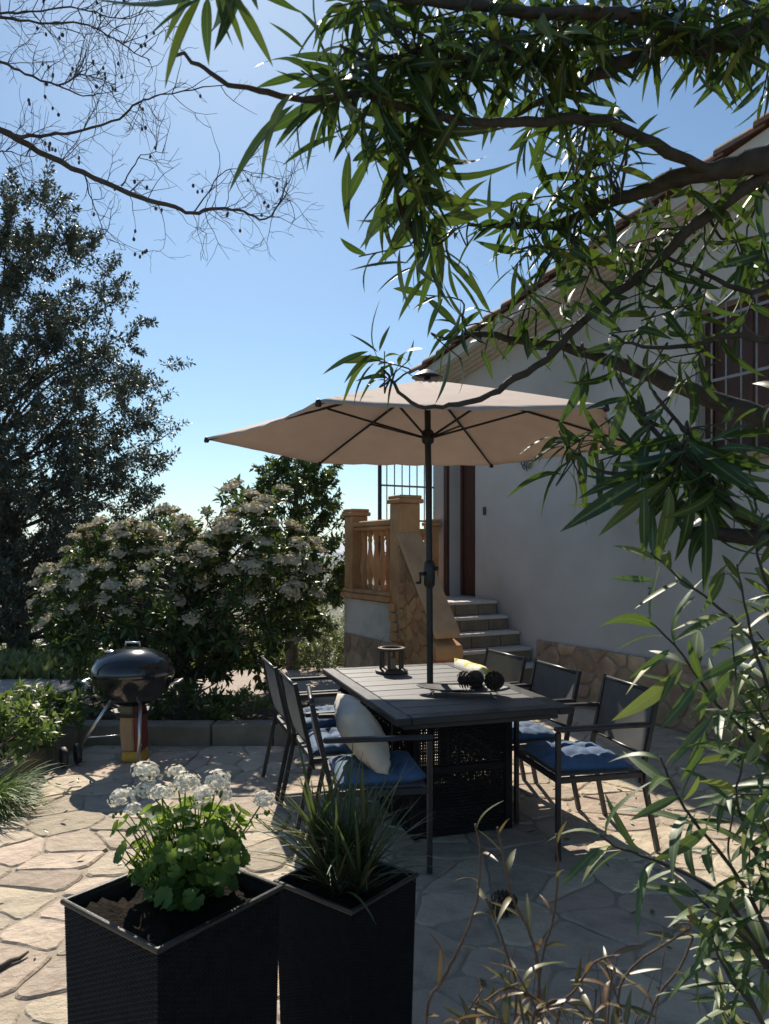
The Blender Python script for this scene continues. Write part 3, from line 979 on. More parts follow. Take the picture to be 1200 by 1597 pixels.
for z in (.02, PZ - .02, PZ * .55):
    b = MB()
    b.box((0, PY/2 - .02, z), (PX - .09, .03, .035)); b.box((0, -PY/2 + .02, z), (PX - .09, .03, .035))
    b.box((PX/2 - .02, 0, z), (.03, PY - .09, .035)); b.box((-PX/2 + .02, 0, z), (.03, PY - .09, .035))
    b.build('ring_rail', M['rattan'], ped, local=True)
def weave_panel(w, h, horiz):
    b = MB()
    n = int(w / .013); off = .0022
    for i in range(n):
        x = -w/2 + w * (i + .5) / n
        pts = [(x, (off if (i + k) % 2 else -off), h * k / 16) for k in range(17)]
        b.tube(pts, .0034, 4, cap=False)
    m = int(h / .017)
    for j in range(m):
        z = h * (j + .5) / m
        b.box((0, 0, z), (w, .004, .0075))
    return b.mesh('woven_panel', M['rattan'])
pa = weave_panel(PX - .09, PZ - .07, True); pb = weave_panel(PY - .09, PZ - .07, True)
link('woven_panel', pa, ped, (0, -PY/2 + .012, .035)); link('woven_panel', pa, ped, (0, PY/2 - .012, .035))
link('woven_panel', pb, ped, (-PX/2 + .012, 0, .035), (0, 0, math.pi/2)); link('woven_panel', pb, ped, (PX/2 - .012, 0, .035), (0, 0, math.pi/2))

# ------------------------------------------------------------------ umbrella
UB = Vector((.292, 4.67, 0))
um = empty('parasol', UB, 'beige hexagonal garden parasol with dark pole standing through the table', 'parasol')
R, ZR, ZA = 1.375, 2.27, 2.655
lean = Vector((-.022, 0, 0))
def UP(x, y, z): return UB + Vector((x, y, z)) + lean * max(0, (z - .74) / 1.9)
ang = [math.radians(5 + 60 * k) for k in range(6)]
corner = [(R * math.cos(a), R * math.sin(a)) for a in ang]
def cpt(k, s, q, dz=0):
    """canopy point: k panel, s 0..1 across, q 0..1 from apex to rim; hem sags inward between ribs"""
    x0, y0 = corner[k]; x1, y1 = corner[(k + 1) % 6]
    bow = 4 * s * (1 - s)
    e = 1 - .045 * bow * q
    x = (x0 + (x1 - x0) * s) * q * e; y = (y0 + (y1 - y0) * s) * q * e
    r = q
    z = ZA - (ZA - ZR) * r - .012 * bow * q + .006 * math.sin(3.14 * q)
    return UP(x, y, z + dz)
can = empty('canopy', (0, 0, 0)); can.parent = um
for k in range(6):
    ns, nq = 16, 14
    V = []; F = []
    for j in range(nq + 1):
        for i in range(ns + 1):
            V.append(cpt(k, i / ns, .02 + .98 * j / nq, .006 * math.sin(i * 2.1 + k + j * .5) * math.sin(j * 1.3 + k * 2) * math.sin(math.pi * i / ns)))
    for j in range(nq):
        for i in range(ns):
            a = j * (ns + 1) + i
            F.append((a, a + 1, a + ns + 2, a + ns + 1))
    # hem turned down
    base = nq * (ns + 1); h0 = len(V)
    for i in range(ns + 1): V.append(V[base + i] + Vector((0, 0, -.012)))
    for i in range(ns): F.append((base + i, base + i + 1, h0 + i + 1, h0 + i))
    me = bpy.data.meshes.new('canopy_panel'); me.from_pydata([tuple(v - UB) for v in V], [], F); me.update()
    me.materials.append(M['canopy']); me.polygons.foreach_set('use_smooth', [True] * len(me.polygons))
    link('canopy_panel', me, can)
HUBZ = 2.29
for k in range(6):
    b = MB()
    pts = [cpt(k, 0, q, -.016) for q in (.05, .3, .6, .8, 1.0)]
    b.tube(pts, [.009, .009, .008, .008, .007], 6); b.build('rib', M['pole'], um, smooth=True)
    b = MB(); b.tube([UP(.03 * math.cos(ang[k]), .03 * math.sin(ang[k]), HUBZ), cpt(k, 0, .46, -.022)], .0075, 6); b.build('strut', M['pole'], um, smooth=True)
    b = MB(); b.lathe([(.012, 0), (.017, .01), (.012, .03), (.003, .036)], cpt(k, 0, 1.0, -.03), 8); b.build('rib_tip', M['pole'], um, smooth=True)
b = MB(); b.tube([UP(0, 0, .03), UP(0, 0, 1.5), UP(0, 0, ZA + .01)], .0205, 14); b.build('pole', M['pole'], um, smooth=True, angle=60)
b = MB(); b.lathe([(.022, -.045), (.038, -.03), (.04, .03), (.03, .045), (.022, .05)], UP(0, 0, HUBZ), 14); b.build('hub', M['pole'], um, smooth=True)
b = MB(); b.lathe([(.004, .055), (.03, .045), (.085, .012), (.10, 0), (.09, -.004), (.02, .0)], UP(0, 0, ZA + .012), 18); b.build('finial_cap', M['pole'], um, smooth=True)
b = MB(); cz = 1.43
b.lathe([(.022, -.09), (.034, -.07), (.037, -.02), (.037, .05), (.03, .075), (.022, .085)], UP(0, 0, cz), 14)
b.tube([UP(-.03, -.02, cz), UP(-.062, -.045, cz)], .012, 8); b.tube([UP(-.06, -.045, cz), UP(-.06, -.05, cz - .06)], .007, 6); b.tube([UP(-.06, -.05, cz - .055), UP(-.085, -.07, cz - .055)], .009, 6)
b.tube([UP(.03, .0, cz + .03), UP(.055, -.01, cz + .035)], .013, 8)
b.build('crank', M['pole'], um, smooth=True)
b = MB(); b.lathe([(.20, -.0), (.20, .05), (.05, .08), (.026, .10), (.026, .30), (.022, .30)], UB, 20); b.build('foot', M['pole'], um, smooth=True, angle=40)

# ------------------------------------------------------------------ chairs
def make_chair():
    c = empty('garden_chair', (0, 0, 0))
    hw = .265
    def part(name, b, mat='frame', **k): return b.build(name, M[mat], c, local=True, **k)
    for s in (-1, 1):
        x = s * hw
        b = MB(); b.box((x, .235, .325), (.026, .026, .65)); part('leg', b, bevel=.004)
        b = MB(); b.tube([(x, -.33, 0), (x, -.245, .40), (x, -.245, .43)], .0165, 4); part('leg', b)
        b = MB(); b.tube([(x, -.235, .36), (x, -.25, .46), (x, -.335, .84)], [.0165, .0165, .0155], 4); part('back_upright', b)
        b = MB(); b.box((x, -.015, .664), (.045, .535, .022)); part('armrest', b, bevel=.007)
        b = MB(); b.box((x, -.005, .405), (.022, .47, .03)); part('seat_rail', b, bevel=.003)
    b = MB(); b.box((0, .232, .405), (2*hw - .03, .024, .03)); part('cross_rail', b, bevel=.003)
    b = MB(); b.box((0, -.232, .405), (2*hw - .03, .024, .03)); part('cross_rail', b, bevel=.003)
    b = MB(); b.tube([(-hw + .017, -.333, .825), (hw - .017, -.333, .825)], .012, 8); part('top_rail', b, smooth=True)
    b = MB(); b.tube([(-hw + .017, -.262, .50), (hw - .017, -.262, .50)], .009, 8); part('lower_rail', b, smooth=True)
    # sling seat and back, slightly hollow
    def sling(name, f, nu=8, nv=8):
        V = []; F = []
        for j in range(nv + 1):
            for i in range(nu + 1):
                V.append(f(i / nu, j / nv))
        for j in range(nv):
            for i in range(nu):
                a = j * (nu + 1) + i
                F.append((a, a + 1, a + nu + 2, a + nu + 1))
        me = bpy.data.meshes.new(name); me.from_pydata(V, [], F); me.update(); me.materials.append(M['sling'])
        me.polygons.foreach_set('use_smooth', [True] * len(me.polygons))
        o = link(name, me, c); return o
    bw = hw - .012
    sling('backrest', lambda a, t: (-bw + 2*bw*a, -.262 - .074 * t - .028 * math.sin(math.pi*a) * math.sin(math.pi*min(1, t*.9+.1)) + .004, .495 + .345 * t))
    sling('seat', lambda a, t: (-bw + 2*bw*a, -.225 + .45 * t, .422 - .02 * math.sin(math.pi*a) * math.sin(math.pi*t)))
    return c

def copy_thing(root):
    r_ = root.copy(); COL.objects.link(r_)
    for ch in root.children:
        q = ch.copy(); COL.objects.link(q); q.parent = r_
    return r_

proto = make_chair()
GC = 'garden chairs round the table'
chairs = [
    (-.05, 3.83, 8, 1, 'dark metal armchair with a cream fleece pillow, nearest on the left side of the table'),
    (-.25, 4.42, 17, 1, 'dark metal armchair in the middle of the left side of the table'),
    (-.45, 5.00, 18, 1, 'dark metal armchair farthest away on the left side of the table'),
    (1.05, 4.06, 13, -1, 'dark metal armchair with a blue seat pad, nearest on the right side of the table'),
    (.79, 4.66, 17, -1, 'dark metal armchair in the middle of the right side of the table'),
    (.56, 5.22, 20, -1, 'dark metal armchair holding the yellow patterned pillow, farthest on the right of the table'),
]
chair_obj = []
for i, (x, y, a, side, lab) in enumerate(chairs):
    o = proto if i == 0 else copy_thing(proto)
    o.location = (x, y, .002)
    o.rotation_euler = (0, 0, math.radians(a) + (-math.pi/2 if side > 0 else math.pi/2))
    tag(o, lab, 'chair', GC)
    chair_obj.append(o)

def pillow_mesh(name, w, h, t, mat, n=14, seed=1, pinch=.10):
    r_ = random.Random(seed)
    V = []; F = []
    ph = [r_.uniform(0, 6) for _ in range(4)]
    for sgn in (1, -1):
        for j in range(n + 1):
            for i in range(n + 1):
                a = -1 + 2 * i / n; b = -1 + 2 * j / n
                k = (max(0, 1 - a**4) * max(0, 1 - b**4)) ** .5
                x = a * w/2 * (1 - pinch * (1 - b*b)) ; y = b * h/2 * (1 - pinch * (1 - a*a))
                z = sgn * t/2 * k * (1 + .10 * math.sin(3*a + ph[0]) * math.cos(2.5*b + ph[1]) + .05 * math.sin(7*a + 3*b + ph[2]))
                V.append((x, y, z))
    m = (n + 1) ** 2
    for j in range(n):
        for i in range(n):
            a = j * (n + 1) + i
            F.append((a, a + 1, a + n + 2, a + n + 1)); F.append((m + a, m + a + n + 1, m + a + n + 2, m + a + 1))
    me = bpy.data.meshes.new(name); me.from_pydata(V, [], F); me.update()
    bm = bmesh.new(); bm.from_mesh(me); bmesh.ops.remove_doubles(bm, verts=bm.verts, dist=1e-5); bmesh.ops.recalc_face_normals(bm, faces=bm.faces); bm.to_mesh(me); bm.free()
    me.materials.append(mat); me.polygons.foreach_set('use_smooth', [True] * len(me.polygons))
    return me

# tufted blue seat pads
pad = pillow_mesh('seat_pad', .46, .45, .085, M['blue'], 36, 2, .03)
for v in pad.vertices:
    v.co.z *= 1 - .30 * (math.exp(-(abs(v.co.x) % .15 - .075) ** 2 / .0002) + math.exp(-(abs(v.co.y) % .15 - .075) ** 2 / .0002)) * .8
    v.co.z += .003 * math.sin(v.co.x * 60 + 3 * math.sin(v.co.y * 40)) * (1 if v.co.z > 0 else 0)
    for bx in (-.075, .075):
        for by in (-.075, .075):
            d2 = (v.co.x - bx)**2 + (v.co.y - by)**2
            v.co.z *= 1 - .6 * math.exp(-d2 / .0010)
pl_lab = ['with the cream pillow, nearest on the left', 'in the middle of the left row', 'farthest in the left row',
          'nearest on the right', 'in the middle of the right row', 'under the yellow pillow']
for i, o in enumerate(chair_obj):
    q = link('seat_pad', pad, None, Vector(o.location) + Matrix.Rotation(o.rotation_euler.z, 3, 'Z') @ Vector((0, .005, .448)), (math.radians(1.5), 0, o.rotation_euler.z + .04 * (-1)**i))
    tag(q, 'tufted blue seat pad on the chair ' + pl_lab[i], 'seat pad', 'blue seat pads')

# cream fleece pillow: ribs of long pile
c0 = chair_obj[0]
Rz = Matrix.Rotation(c0.rotation_euler.z, 3, 'Z')
fp = pillow_mesh('throw_pillow', .50, .37, .17, M['white_fur'], 26, 5, .06)
for v in fp.vertices:
    s_ = math.sin(v.co.x * 85 + 6 * math.sin(v.co.y * 7))
    k = min(1, abs(v.co.z) / .04)
    v.co.z += (1 if v.co.z > 0 else -1) * .006 * s_ * k
q = link('throw_pillow', fp, None, Vector(c0.location) + Rz @ Vector((-.01, -.07, .635)), (Rz.to_4x4() @ Matrix.Rotation(math.radians(-56), 4, 'X') @ Matrix.Rotation(math.pi, 4, 'Z')).to_quaternion())
q.rotation_mode = 'QUATERNION'
tag(q, 'fluffy cream pillow leaning in the nearest chair on the left', 'pillow')
# yellow patterned pillow
m, n, l = new_mat('floral_print')
out = n.new('ShaderNodeOutputMaterial'); b = n.new('ShaderNodeBsdfPrincipled'); l.new(b.outputs[0], out.inputs[0])
tc = n.new('ShaderNodeTexCoord')
f1 = noise(n, l, tc.outputs['Object'], 9, 3); f2 = noise(n, l, tc.outputs['Object'], 22, 2)
col = ramp(n, l, f1, [(.44, (.78,.76,.68)), (.50, (.72,.62,.10)), (.6, (.62,.50,.05)), (.66, (.10,.06,.05))])
k2 = ramp(n, l, f2, [(.56, (0,0,0)), (.60, (1,1,1))])
col = mixc(n, l, k2, col, (.78,.75,.66))
l.new(col, b.inputs['Base Color']); b.inputs['Roughness'].default_value = .85
M['floral'] = m
c5 = chair_obj[5]
Rz = Matrix.Rotation(c5.rotation_euler.z, 3, 'Z')
yp = pillow_mesh('throw_pillow', .47, .36, .15, M['floral'], 16, 8, .06)
q = link('throw_pillow', yp, None, Vector(c5.location) + Rz @ Vector((.02, -.12, .615)), (Rz.to_4x4() @ Matrix.Rotation(math.radians(66), 4, 'X')).to_quaternion())
tag(q, 'yellow and white floral pillow in the farthest chair on the right', 'pillow')

# ------------------------------------------------------------------ things on the table
def on_table(u, v):
    d = (EYE - TH) * FPX / (v - HOR)
    return Vector(((u - 600) / FPX * d, d, TH + .002))
# candle lantern: round foot, four posts, glass cup and candle
lp = on_table(611, 1049)
lan = empty('candle_lantern', lp, 'small dark candle lantern with rope handle on the far end of the table', 'lantern')
b = MB(); b.lathe([(.105, 0), (.112, .006), (.112, .018), (.09, .026), (.01, .026)], lp, 24); b.build('foot', M['wood_dark'], lan, smooth=True, angle=40)
for k in range(6):
    a = k * math.pi / 3 + .3
    b = MB(); b.box(lp + Vector((.078 * math.cos(a), .078 * math.sin(a), .09)), (.017, .017, .128), Matrix.Rotation(a, 3, 'Z')); b.build('post', M['wood_dark'], lan, bevel=.003)
b = MB(); b.lathe([(.090, .152), (.094, .158), (.094, .17), (.07, .172), (.07, .152)], lp, 24); b.build('ring', M['wood_dark'], lan, smooth=True, angle=40)
b = MB(); b.lathe([(.03, .027), (.03, .10), (.012, .104), (.001, .105)], lp, 16); b.build('candle', M['bag_tan'], lan, smooth=True, angle=40)
b = MB(); b.tube([lp + Vector((.085 * math.cos(t), 0, .17 + .09 * math.sin(t))) for t in [math.pi * i / 12 for i in range(13)]], .0018, 6); b.build('handle', M['iron_dark'], lan, smooth=True)

# long curved dish on wire feet
dp = on_table(722, 1084)
dish = empty('long_dish', dp, 'long shallow dark dish on little feet holding pine cones on the table', 'dish')
da = math.radians(-12)
DX = Vector((math.cos(da), math.sin(da), 0)); DY = Vector((-DX.y, DX.x, 0))
V = []; F = []; nu, nv = 22, 8
for sh in (0, 1):
    for i in range(nu + 1):
        s_ = -1 + 2 * i / nu
        hw_ = .105 * (1 - abs(s_) ** 2.6) ** .6 + .004
        for j in range(nv + 1):
            q_ = -1 + 2 * j / nv
            V.append(dp - dp + DX * (.27 * s_) + DY * (hw_ * q_) + Vector((0, 0, .022 + .030 * s_ * s_ + .028 * (q_ * q_) * (1 - abs(s_)) - sh * .007)))
m_ = (nu + 1) * (nv + 1)
for i in range(nu):
    for j in range(nv):
        a = i * (nv + 1) + j
        F.append((a, a + 1, a + nv + 2, a + nv + 1)); F.append((m_ + a, m_ + a + nv + 1, m_ + a + nv + 2, m_ + a + 1))
for i in range(nu):
    for j in (0, nv):
        a = i * (nv + 1) + j; F.append((a, a + nv + 1, m_ + a + nv + 1, m_ + a))
me = bpy.data.meshes.new('bowl'); me.from_pydata([tuple(v) for v in V], [], F); me.update(); me.materials.append(M['iron_dark'])
me.polygons.foreach_set('use_smooth', [True] * len(me.polygons))
link('bowl', me, dish)
for sx in (-1, 1):
    for sy in (-1, 1):
        b = MB(); b.tube([dp + DX * (.16 * sx) + DY * (.045 * sy) + Vector((0, 0, .024)), dp + DX * (.19 * sx) + DY * (.075 * sy) + Vector((0, 0, .005)), dp + DX * (.20 * sx) + DY * (.07 * sy) + Vector((0, 0, .003))], .004, 6)
        b.build('foot', M['alu'], dish, smooth=True)

def cone_mesh(L=.10, Rm=.042, seed=1):
    """pine cone: core with open scales set in a spiral"""
    b = MB(); r_ = random.Random(seed)
    b.lathe([(.004, 0), (Rm * .55, L * .12), (Rm * .6, L * .4), (Rm * .4, L * .75), (.003, L)], (0, 0, 0), 8)
    N = 70
    for i in range(N):
        t = (i + .5) / N
        a = i * 2.39996
        z = L * (.04 + .9 * t)
        rr = Rm * math.sin(math.pi * min(1, .16 + .84 * t) ** .8) ** .7
        out_ = Vector((math.cos(a), math.sin(a), 0)); tn = Vector((-out_.y, out_.x, 0))
        up = Vector((0, 0, 1))
        tip = out_ * (rr + .006) + up * (z + .008 + .006 * t)
        base = out_ * (rr * .45) + up * (z - .002)
        w = .008 + .005 * (1 - t)
        th = up * .004
        b.add([base - tn * w * .5, base + tn * w * .5, tip + tn * w - out_ * .002, tip + up * .003, tip - tn * w - out_ * .002, tip - th],
              [(0, 1, 2, 3), (0, 3, 4), (1, 0, 5), (2, 1, 5), (3, 2, 5), (4, 3, 5), (0, 4, 5)])
    return b.mesh('pine_cone', M['cone'])
cm1 = cone_mesh(.115, .05, 1); cm2 = cone_mesh(.10, .046, 2)
for i, (sx, sy, hh, me, rot, lab) in enumerate((
        (-.035, .03, .063, cm2, (1.45, .2, 1.2), 'left one of the three pine cones in the dish on the table'),
        (.065, .035, .063, cm2, (1.5, .1, 2.9), 'middle one of the three pine cones in the dish on the table'),
        (.15, -.01, .072, cm1, (1.4, .2, .5), 'right and largest of the three pine cones in the dish on the table'))):
    o = link('pine_cone', me, None, dp + DX * sx + DY * sy + Vector((0, 0, hh + .015)), rot)
    tag(o, lab, 'pine cone', 'pine cones in the dish')
gp = G(787, 1432)
o = link('pine_cone', cm1, None, gp + Vector((-.05, 0, .05)), (1.5, .1, 2.0)); tag(o, 'fallen pine cone lying on the shaded paving in front of the table', 'pine cone')

# ------------------------------------------------------------------ kettle barbecue
gb = Vector((-1.90, 5.52, 0))
gr = empty('kettle_barbecue', gb, 'black kettle barbecue with shiny lid on aluminium legs', 'barbecue')
kb = gb + Vector((0.02, 0, .655)); RK = .298
tilt = Matrix.Rotation(math.radians(0), 3, 'X')
b = MB(); b.lathe([(.05, -.235), (.12, -.222), (.20, -.175), (.26, -.11), (.288, -.045), (RK, -.004)] + [(RK + .008, -.002), (RK + .008, .006), (RK - .012, .006)], kb, 40)
b.build('bowl', M['enamel'], gr, smooth=True, angle=50)
b = MB(); b.lathe([(RK - .012, .008), (RK + .006, .008), (RK + .008, .024), (RK - .004, .03), (.290, .065), (.262, .112), (.21, .152), (.14, .182), (.07, .196), (.002, .20)], kb, 40)
lid = b.build('lid', M['enamel'], gr, smooth=True, angle=50)
b = MB(); b.tube([kb + Vector((-.055, 0, .19)), kb + Vector((-.05, 0, .235)), kb + Vector((.05, 0, .235)), kb + Vector((.055, 0, .19))], .009, 8); b.build('lid_handle', M['alu'], lid, smooth=True)
b = MB(); b.lathe([(.045, 0), (.045, .008), (.012, .012), (.001, .02)], kb + Vector((-.14, -.06, .172)), 14); b.build('lid_vent', M['alu'], lid, smooth=True)
for s in (-1, 1):
    b = MB(); b.tube([kb + Vector((s * .295, -.06, -.06)), kb + Vector((s * .355, -.06, -.05)), kb + Vector((s * .355, .06, -.05)), kb + Vector((s * .295, .06, -.06))], .010, 8); b.build('side_handle', M['alu'], gr, smooth=True)
wheel = gb + Vector((-.40, -.10, .075))
legs = [(kb + Vector((-.14, -.06, -.19)), wheel + Vector((.03, .03, .02))), (kb + Vector((.10, -.13, -.19)), gb + Vector((.13, -.20, .01))), (kb + Vector((.02, .16, -.19)), gb + Vector((.02, .34, .01)))]
for a_, c_ in legs:
    b = MB(); b.tube([a_, c_], .0135, 8); b.build('leg', M['alu'], gr, smooth=True)
for s in (-1, 1):
    w_ = MB(); w_.lathe([(.03, -.02), (.07, -.018), (.075, -.008), (.075, .008), (.07, .018), (.03, .02)], wheel + Vector((.03 * s, .05 * s, 0)), 20, Matrix.Rotation(math.radians(35), 3, 'Z') @ Matrix.Rotation(math.pi/2, 3, 'Y'))
    w_.build('wheel', M['rubber'], gr, smooth=True, angle=40)
b = MB(); b.lathe([(.13, -.30), (.16, -.275), (.163, -.27), (.13, -.292), (.01, -.296)], kb, 24); b.build('ash_catcher', M['rubber'], gr, smooth=True)
b = MB(); b.tube([legs[0][0].lerp(legs[0][1], .72), legs[2][0].lerp(legs[2][1], .72)], .006, 6); b.tube([legs[1][0].lerp(legs[1][1], .72), legs[2][0].lerp(legs[2][1], .72)], .006, 6); b.build('leg_stay', M['alu'], gr, smooth=True)

# charcoal sack leaning under the bowl
sb = gb + Vector((.02, .02, 0))
sk = empty('charcoal_sack', sb, 'narrow paper charcoal sack, tan and red with yellow foot, standing under the barbecue', 'sack')
def sackpiece(x0, x1, y0, y1, z0, z1, sl, n=6):
    V = []; F = []
    for j in range(n + 1):
        t = j / n; z = z0 + (z1 - z0) * t
        puff = .012 * math.sin(math.pi * t) + .004 * math.sin(9 * t + x0 * 30)
        ox = sl * z
        V += [(x0 + ox, y0 - puff, z), (x1 + ox, y0 - puff * .7, z), (x1 + ox + puff * .3, y1 + puff, z), (x0 + ox - puff * .3, y1 + puff, z)]
    for j in range(n):
        for k in range(4):
            k2 = (k + 1) % 4
            F.append((4*j + k, 4*j + k2, 4*j + 4 + k2, 4*j + 4 + k))
    F.append((3, 2, 1, 0)); F.append(tuple(4*n + k for k in range(4)))
    b = MB(); b.add([Vector(v) + sb for v in V], F); return b
sackpiece(-.07, .03, -.06, .09, .085, .43, -.04).build('paper_body', M['bag_tan'], sk, bevel=.01)
sackpiece(.032, .085, -.055, .085, .085, .43, -.04).build('red_side', M['bag_red'], sk, bevel=.01)
sackpiece(-.066, .083, -.06, .088, .0, .083, -.06).build('yellow_foot', M['bag_yellow'], sk, bevel=.01)

# ------------------------------------------------------------------ planters
def planter(name, cx, cy, z, s, a, lab, taper=.93):
    root = empty(name, (cx, cy, 0), lab, 'planter', rz=a)
    rt = s / 2; rb_ = rt * taper
    nx, nz = 27, 104
    V = []; F = []
    # one woven side as a relief grid: strands passing over and under
    for j in range(nz * 2 + 1):
        t = j / (nz * 2)
        hw_ = rb_ + (rt - rb_) * t
        for i in range(nx * 2 + 1):
            x = -1 + i / nx
            o = .0012 if ((i // 2 + j // 2) % 2 == 0) else .0
            if j % 2 == 0: o -= .0022
            if i % 2 == 0: o -= .0006
            V.append((x * (hw_ - .004), -hw_ - o + .003, t * (z - .016)))
    w = nx * 2 + 1
    for j in range(nz * 2):
        for i in range(nx * 2):
            p = j * w + i; F.append((p, p + 1, p + w + 1, p + w))
    me = np_mesh('woven_side', V, F, M['rattan'], smooth=False)
    for k in range(4):
        link('woven_side', me, root, (0, 0, .003), (0, 0, k * math.pi / 2))
    hb = rt - .009
    b = MB()
    for k in range(4):
        Rk = Matrix.Rotation(k * math.pi / 2, 3, 'Z')
        pts_lo = [Rk @ Vector(p) for p in ((-rt - .003, -rt - .003, z - .014), (rt + .003, -rt - .003, z - .014), (hb, -hb, z - .014), (-hb, -hb, z - .014))]
        b.hexa(pts_lo, [p + Vector((0, 0, .014)) for p in pts_lo])
    b.build('rim', M['rattan_rim'], root, local=True, bevel=.004, seg=2, smooth=True, angle=60)
    # inner liner and soil
    b = MB()
    b.add([(-hb, -hb, z - .013), (hb, -hb, z - .013), (hb, hb, z - .013), (-hb, hb, z - .013), (-hb*.97, -hb*.97, z - .16), (hb*.97, -hb*.97, z - .16), (hb*.97, hb*.97, z - .16), (-hb*.97, hb*.97, z - .16)],
          [(0, 1, 5, 4), (1, 2, 6, 5), (2, 3, 7, 6), (3, 0, 4, 7)])
    b.build('liner', M['rubber'], root, local=True)
    n = 22; V = []; F = []; r_ = random.Random(int(cx * 1000) + 5)
    for j in range(n + 1):
        for i in range(n + 1):
            V.append((-hb*.985 + 2*hb*.985 * i / n, -hb*.985 + 2*hb*.985 * j / n, z - .036 + r_.uniform(-.008, .008) + .012 * math.sin(i * .5) * math.sin(j * .4)))
    for j in range(n):
        for i in range(n):
            p = j * (n + 1) + i; F.append((p, p + 1, p + n + 2, p + n + 1))
    link('soil', np_mesh('soil', V, F, M['potsoil']), root)
    return root
M['rattan_rim'] = surf('planter_rim', (.02,.02,.021), (.04,.04,.041), 30, .42, .2, 120)
M['potsoil'] = surf('potting_soil', (.012,.009,.007), (.026,.019,.014), 30, .95, .7, 60, bdist=.03, spec=.1)
def quad_fit(front, left, right):
    """square from its front, left and right corners"""
    c = (Vector(left) + Vector(right)) / 2
    diag = (Vector(right) - Vector(left))
    s = diag.length / math.sqrt(2)
    a = math.atan2(diag.y, diag.x) + math.pi / 4
    return c, s, a
def at_z(u, v, z):
    d = (EYE - z) * FPX / (v - HOR)
    return Vector(((u - 600) / FPX * d, d, 0))
PZ1 = .70
f, l_, r_ = at_z(268, 1466, PZ1), at_z(97, 1402, PZ1), at_z(441, 1380, PZ1)
c1_, s1_, a1_ = quad_fit(f, l_, r_)
p1 = planter('woven_planter', c1_.x, c1_.y, PZ1, s1_, a1_ - math.pi/2 + math.pi/2, 'large black woven planter with white geraniums, bottom left')
PZ2 = .55
f, l_, r_ = at_z(560, 1416, PZ2), at_z(428, 1372, PZ2), at_z(652, 1361, PZ2)
c2_, s2_, a2_ = quad_fit(f, l_, r_)
p2 = planter('woven_planter', c2_.x, c2_.y, PZ2, s2_ , a2_, 'smaller black woven planter with a spiky plant, in front of the table')
print('planters', c1_, s1_, math.degrees(a1_), c2_, s2_, math.degrees(a2_))
# ------------------------------------------------------------------ leaf templates
def leaf_tpl(width=.16, droop=.25, fold=.25, n=7, tip=1.0, belly=.42, curl=0.0):
    """leaf of unit length along +y, face up +z: midrib row with two margins"""
    V = []; F = []
    for i in range(n + 1):
        t = i / n
        w = width / 2 * (math.sin(math.pi * t ** (math.log(.5) / math.log(belly))) ** .85 if 0 < t < 1 else .02)
        z = -droop * t * t; y = t * (1 - .18 * droop * t)
        x0 = curl * t * t
        V += [(x0 - w, y, z + fold * w), (x0, y, z), (x0 + w, y, z + fold * w)]
    for i in range(n):
        a = 3 * i
        F += [(a, a + 1, a + 4, a + 3), (a + 1, a + 2, a + 5, a + 4)]
    return np.array(V, np.float32), np.array(F, np.int32)

def orient(d, up=None, roll=0.0):
    d = Vector(d).normalized()
    up = Vector(up) if up is not None else Vector((0, 0, 1))
    x = d.cross(up)
    if x.length < 1e-4: x = d.orthogonal()
    x.normalize(); z = x.cross(d)
    m = Matrix((x, d, z)).transposed()
    if roll: m = m @ Matrix.Rotation(roll, 3, 'Y')
    return m

def mass(tpls, items, mat, name, origin=(0, 0, 0)):
    """join many leaves: items = (variant, pos, 3x3, scale)"""
    VV = []; FF = []; b = 0
    o = np.array(origin, np.float32)
    by = {}
    for it in items: by.setdefault(it[0], []).append(it)
    for k, its in by.items():
        V, F = tpls[k]
        R = np.array([np.array(i[2]) for i in its], np.float32); s = np.array([i[3] for i in its], np.float32); p = np.array([tuple(i[1]) for i in its], np.float32)
        W = np.einsum('nij,vj->nvi', R, V) * s[:, None, None] + p[:, None, :] - o
        n = len(its); nv = len(V)
        VV.append(W.reshape(-1, 3)); FF.append((F[None] + (np.arange(n) * nv)[:, None, None]).reshape(-1, F.shape[1]) + b)
        b += n * nv
    return np_mesh(name, np.concatenate(VV), np.concatenate(FF), mat, rib=True)

def uv_of(p):
    return 600 + p[0] / p[1] * FPX, HOR - (p[2] - EYE) / p[1] * FPX

def leaves_as_parts(root, tpls, items, mat, name, most=300):
    """the leaves that show largest become parts, the rest one mass"""
    meshes = [np_mesh(name, V, F, mat, rib=True) for V, F in tpls]
    def size(it):
        p = it[1]
        if p[1] < .25: return 0
        u, v = uv_of(p)
        if not (-60 < u < 1260 and -80 < v < 1660): return 0
        return it[3] / p[1]
    items = sorted(items, key=size, reverse=True)
    o = origin_of(root)
    for it in items[:most]:
        link(name, meshes[it[0]], root, Vector(it[1]) - o, it[2].to_quaternion(), (it[3],) * 3)
    if len(items) > most:
        link(name + '_mass', mass(tpls, items[most:], mat, name + '_mass', o), root, kind='stuff')

# ------------------------------------------------------------------ oleander
OL = [leaf_tpl(w, dr, fo, 8, curl=cu) for w, dr, fo, cu in ((.155,.10,.3,0), (.165,.25,.25,.06), (.15,.42,.3,-.08), (.175,.65,.2,.08), (.15,.16,.35,-.05), (.16,.9,.25,.04))]

